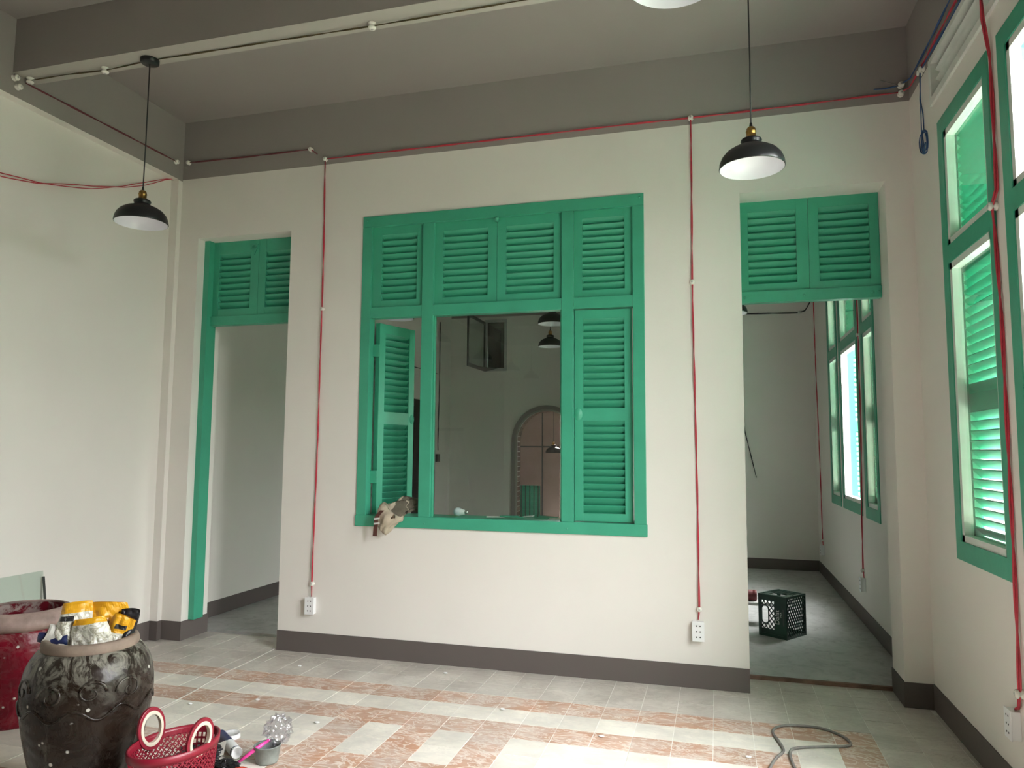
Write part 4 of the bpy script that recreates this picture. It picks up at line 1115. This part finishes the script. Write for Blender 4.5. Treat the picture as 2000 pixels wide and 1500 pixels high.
lt = link('lettering', me, hp, (-.0032, .060, .105))
# letters read upwards: text x -> +z, text y -> +y (towards the slot); facing -x
lt.matrix_local = Matrix(((0, 0, -1, -.0032), (0, 1, 0, .060), (1, 0, 0, .105), (0, 0, 0, 1)))
me = text_mesh('MILK', .018); me.materials.append(M['label_white'])
lt2 = link('lettering', me, hp)
lt2.matrix_local = Matrix(((0, 0, -1, -.0032), (0, 1, 0, .040), (1, 0, 0, .165), (0, 0, 0, 1)))
obj('printed_panel', MB().box(-.0025, .001, .018, .030, .10, .225), ['dark_frame'], hp)
# things half hidden behind the crate
t = thing('plank', 'pale board on a low trestle half hidden behind the milk crate', 'board', (.12, 1.86, ZB))
obj('board', MB().box(-.55, .30, -.08, .08, .158, .184), ['label_white'], t, bevel=.003)
for x in (-.45, -.12): obj('leg', MB().box(x, x+.05, -.07, .07, 0, .158), ['dark_frame'], t)
t = thing('drill_case', 'dark red tin lying on the board behind the milk crate', 'tin', (.19, 1.86, ZB+.184+.0455))
obj('can', MB().lathe([(0, -.12), (.041, -.12), (.045, -.115), (.045, .075), (.041, .085), (.045, .09), (.045, .11), (.041, .115), (0, .115)], 28, axis='x'), ['maroon'], t)
obj('band', MB().lathe([(.0455, -.02), (.0455, .02)], 28, axis='x'), ['paper_grey'], t)

# ------------------------------------------------------------------ things on the window sill
def cloth():
    t = thing('cloth_cap', 'crumpled khaki cloth cap with brown strap draped over the window sill', 'cap', (-2.17, 0, SL))
    n, mm = 40, 34; mb = MB(); off = Vector((3.3, 1.2, .4))
    # a sagging lump: spine from the sill opening down over the front of the frame
    sp = spline([(.15, .10, .03), (.07, .05, .085), (-.01, -.02, .055), (-.075, -.055, .0), (-.105, -.062, -.06), (-.118, -.060, -.105)], 8)
    rad = [.035, .062, .085, .082, .062, .030]
    for i, p in enumerate(sp):
        u = i/(len(sp)-1); q = u*(len(rad)-1); k = min(int(q), len(rad)-2); r = rad[k]*(1-(q-k))+rad[k+1]*(q-k)
        for j in range(mm):
            a = 2*math.pi*j/mm
            d = Vector((math.cos(a)*.80, math.sin(a)*.52, math.cos(a)*.55))
            d = Vector((math.cos(a)*.74, math.sin(a)*.50, -math.cos(a)*.62 if u > .45 else math.cos(a)*.1+math.sin(a)*-.0))
            if u <= .45: d = Vector((math.cos(a)*.55, math.sin(a)*.45 + math.cos(a)*.35, math.sin(a)*.75))
            fold = 1 + .13*math.sin(a*7 + u*9) + .07*math.sin(a*13 - u*14) + .38*noise.noise(Vector((math.cos(a)*1.6, math.sin(a)*1.6, u*4))+off)
            mb.v.append(tuple(p + d*r*fold))
    for i in range(len(sp)-1):
        for j in range(mm):
            f = (i*mm+j, i*mm+(j+1) % mm, (i+1)*mm+(j+1) % mm, (i+1)*mm+j)
            mb.f.append(f); mb.mi.append(1 if i < 15 else 0); mb.sm.append(True)
    for e in (0, len(sp)-1):
        mb.f.append(tuple(e*mm+j for j in range(mm))); mb.mi.append(0); mb.sm.append(True)
    zoff = 0
    o = obj('crown', mb, ['khaki', 'olive_cloth'], t)
    s = spline([(-.10, -.10, .045), (-.135, -.112, .0), (-.142, -.112, -.06), (-.150, -.108, -.132)], 5)
    mb = MB()
    for a, b in zip(s[:-1], s[1:]):
        mb.obox((a+b)/2, (b-a)*.52, (.017, -.004, 0), (0, .0025, 0))
    obj('strap', mb, ['brown_leather'], t)
    mb = MB()
    for z in (-.045, -.012): mb.obox((-.135, -.114, z), (.022, -.004, .003), (0, .004, 0), (0, 0, .006))
    obj('strap_loop', mb, ['label_white'], t)
cloth()
t = thing('led_bulb', 'white LED bulb lying on the sill behind the clear pane', 'bulb', (-1.80, .20, .992+.031), R(-12))
obj('globe', MB().lathe([(0, -.050), (.014, -.048), (.026, -.038), (.031, -.022), (.030, -.005), (.024, .010)], 28, axis='x'), ['bulb_white'], t)
obj('housing', MB().lathe([(.024, .010), (.022, .014), (.016, .040), (.013, .044)], 24, axis='x'), ['white_plastic'], t)
obj('screw_base', MB().lathe([(.0125, .043), (.0125, .062), (.006, .068), (0, .068)], 20, axis='x'), ['steel'], t)
rnd = random.Random(21)
for k in range(7):
    x = -1.50 + k*.075 + rnd.uniform(-.02, .02); L = rnd.uniform(.08, .15); a = rnd.uniform(-.5, .5)
    o = obj('paint_flake', MB().obox((0,0,0), (L/2*math.cos(a), L/2*math.sin(a), rnd.uniform(-.004, .006)), (-.010*math.sin(a), .010*math.cos(a), .002), (0, 0, .0022)), ['green_paint' if k % 3 else 'white_frame'], loc=(x, .16+rnd.uniform(-.03, .04), .992+.010+.007*(k % 2)))
    tag(o, 'loose pale green wood splinter on the sill behind the pane', 'splinter', 'splinters on the sill')

# ------------------------------------------------------------------ stepladder standing behind the camera, seen only in the pane
t = thing('stepladder', 'aluminium stepladder mirrored faintly in the middle pane', 'ladder', (-3.45, -4.35, 0), R(18))
for s in (-1, 1):
    obj('front_rail', MB().obox((s*.17+s*.0, -.26, .88), (-s*.045, .22, .86), (.012, 0, 0), (0, .03, 0)), ['aluminium'], t)
    obj('rear_rail', MB().obox((s*.16, .26, .88), (-s*.04, -.22, .86), (.010, 0, 0), (0, .014, 0)), ['aluminium'], t)
for k in range(6):
    z = .25+k*.26; f = z/1.74
    obj('step', MB().box(-.215+.09*f, .215-.09*f, -.50+.44*f, -.41+.44*f, z, z+.025), ['aluminium'], t)
obj('top_cap', MB().box(-.15, .15, -.09, .09, 1.72, 1.76), ['dark_frame'], t)
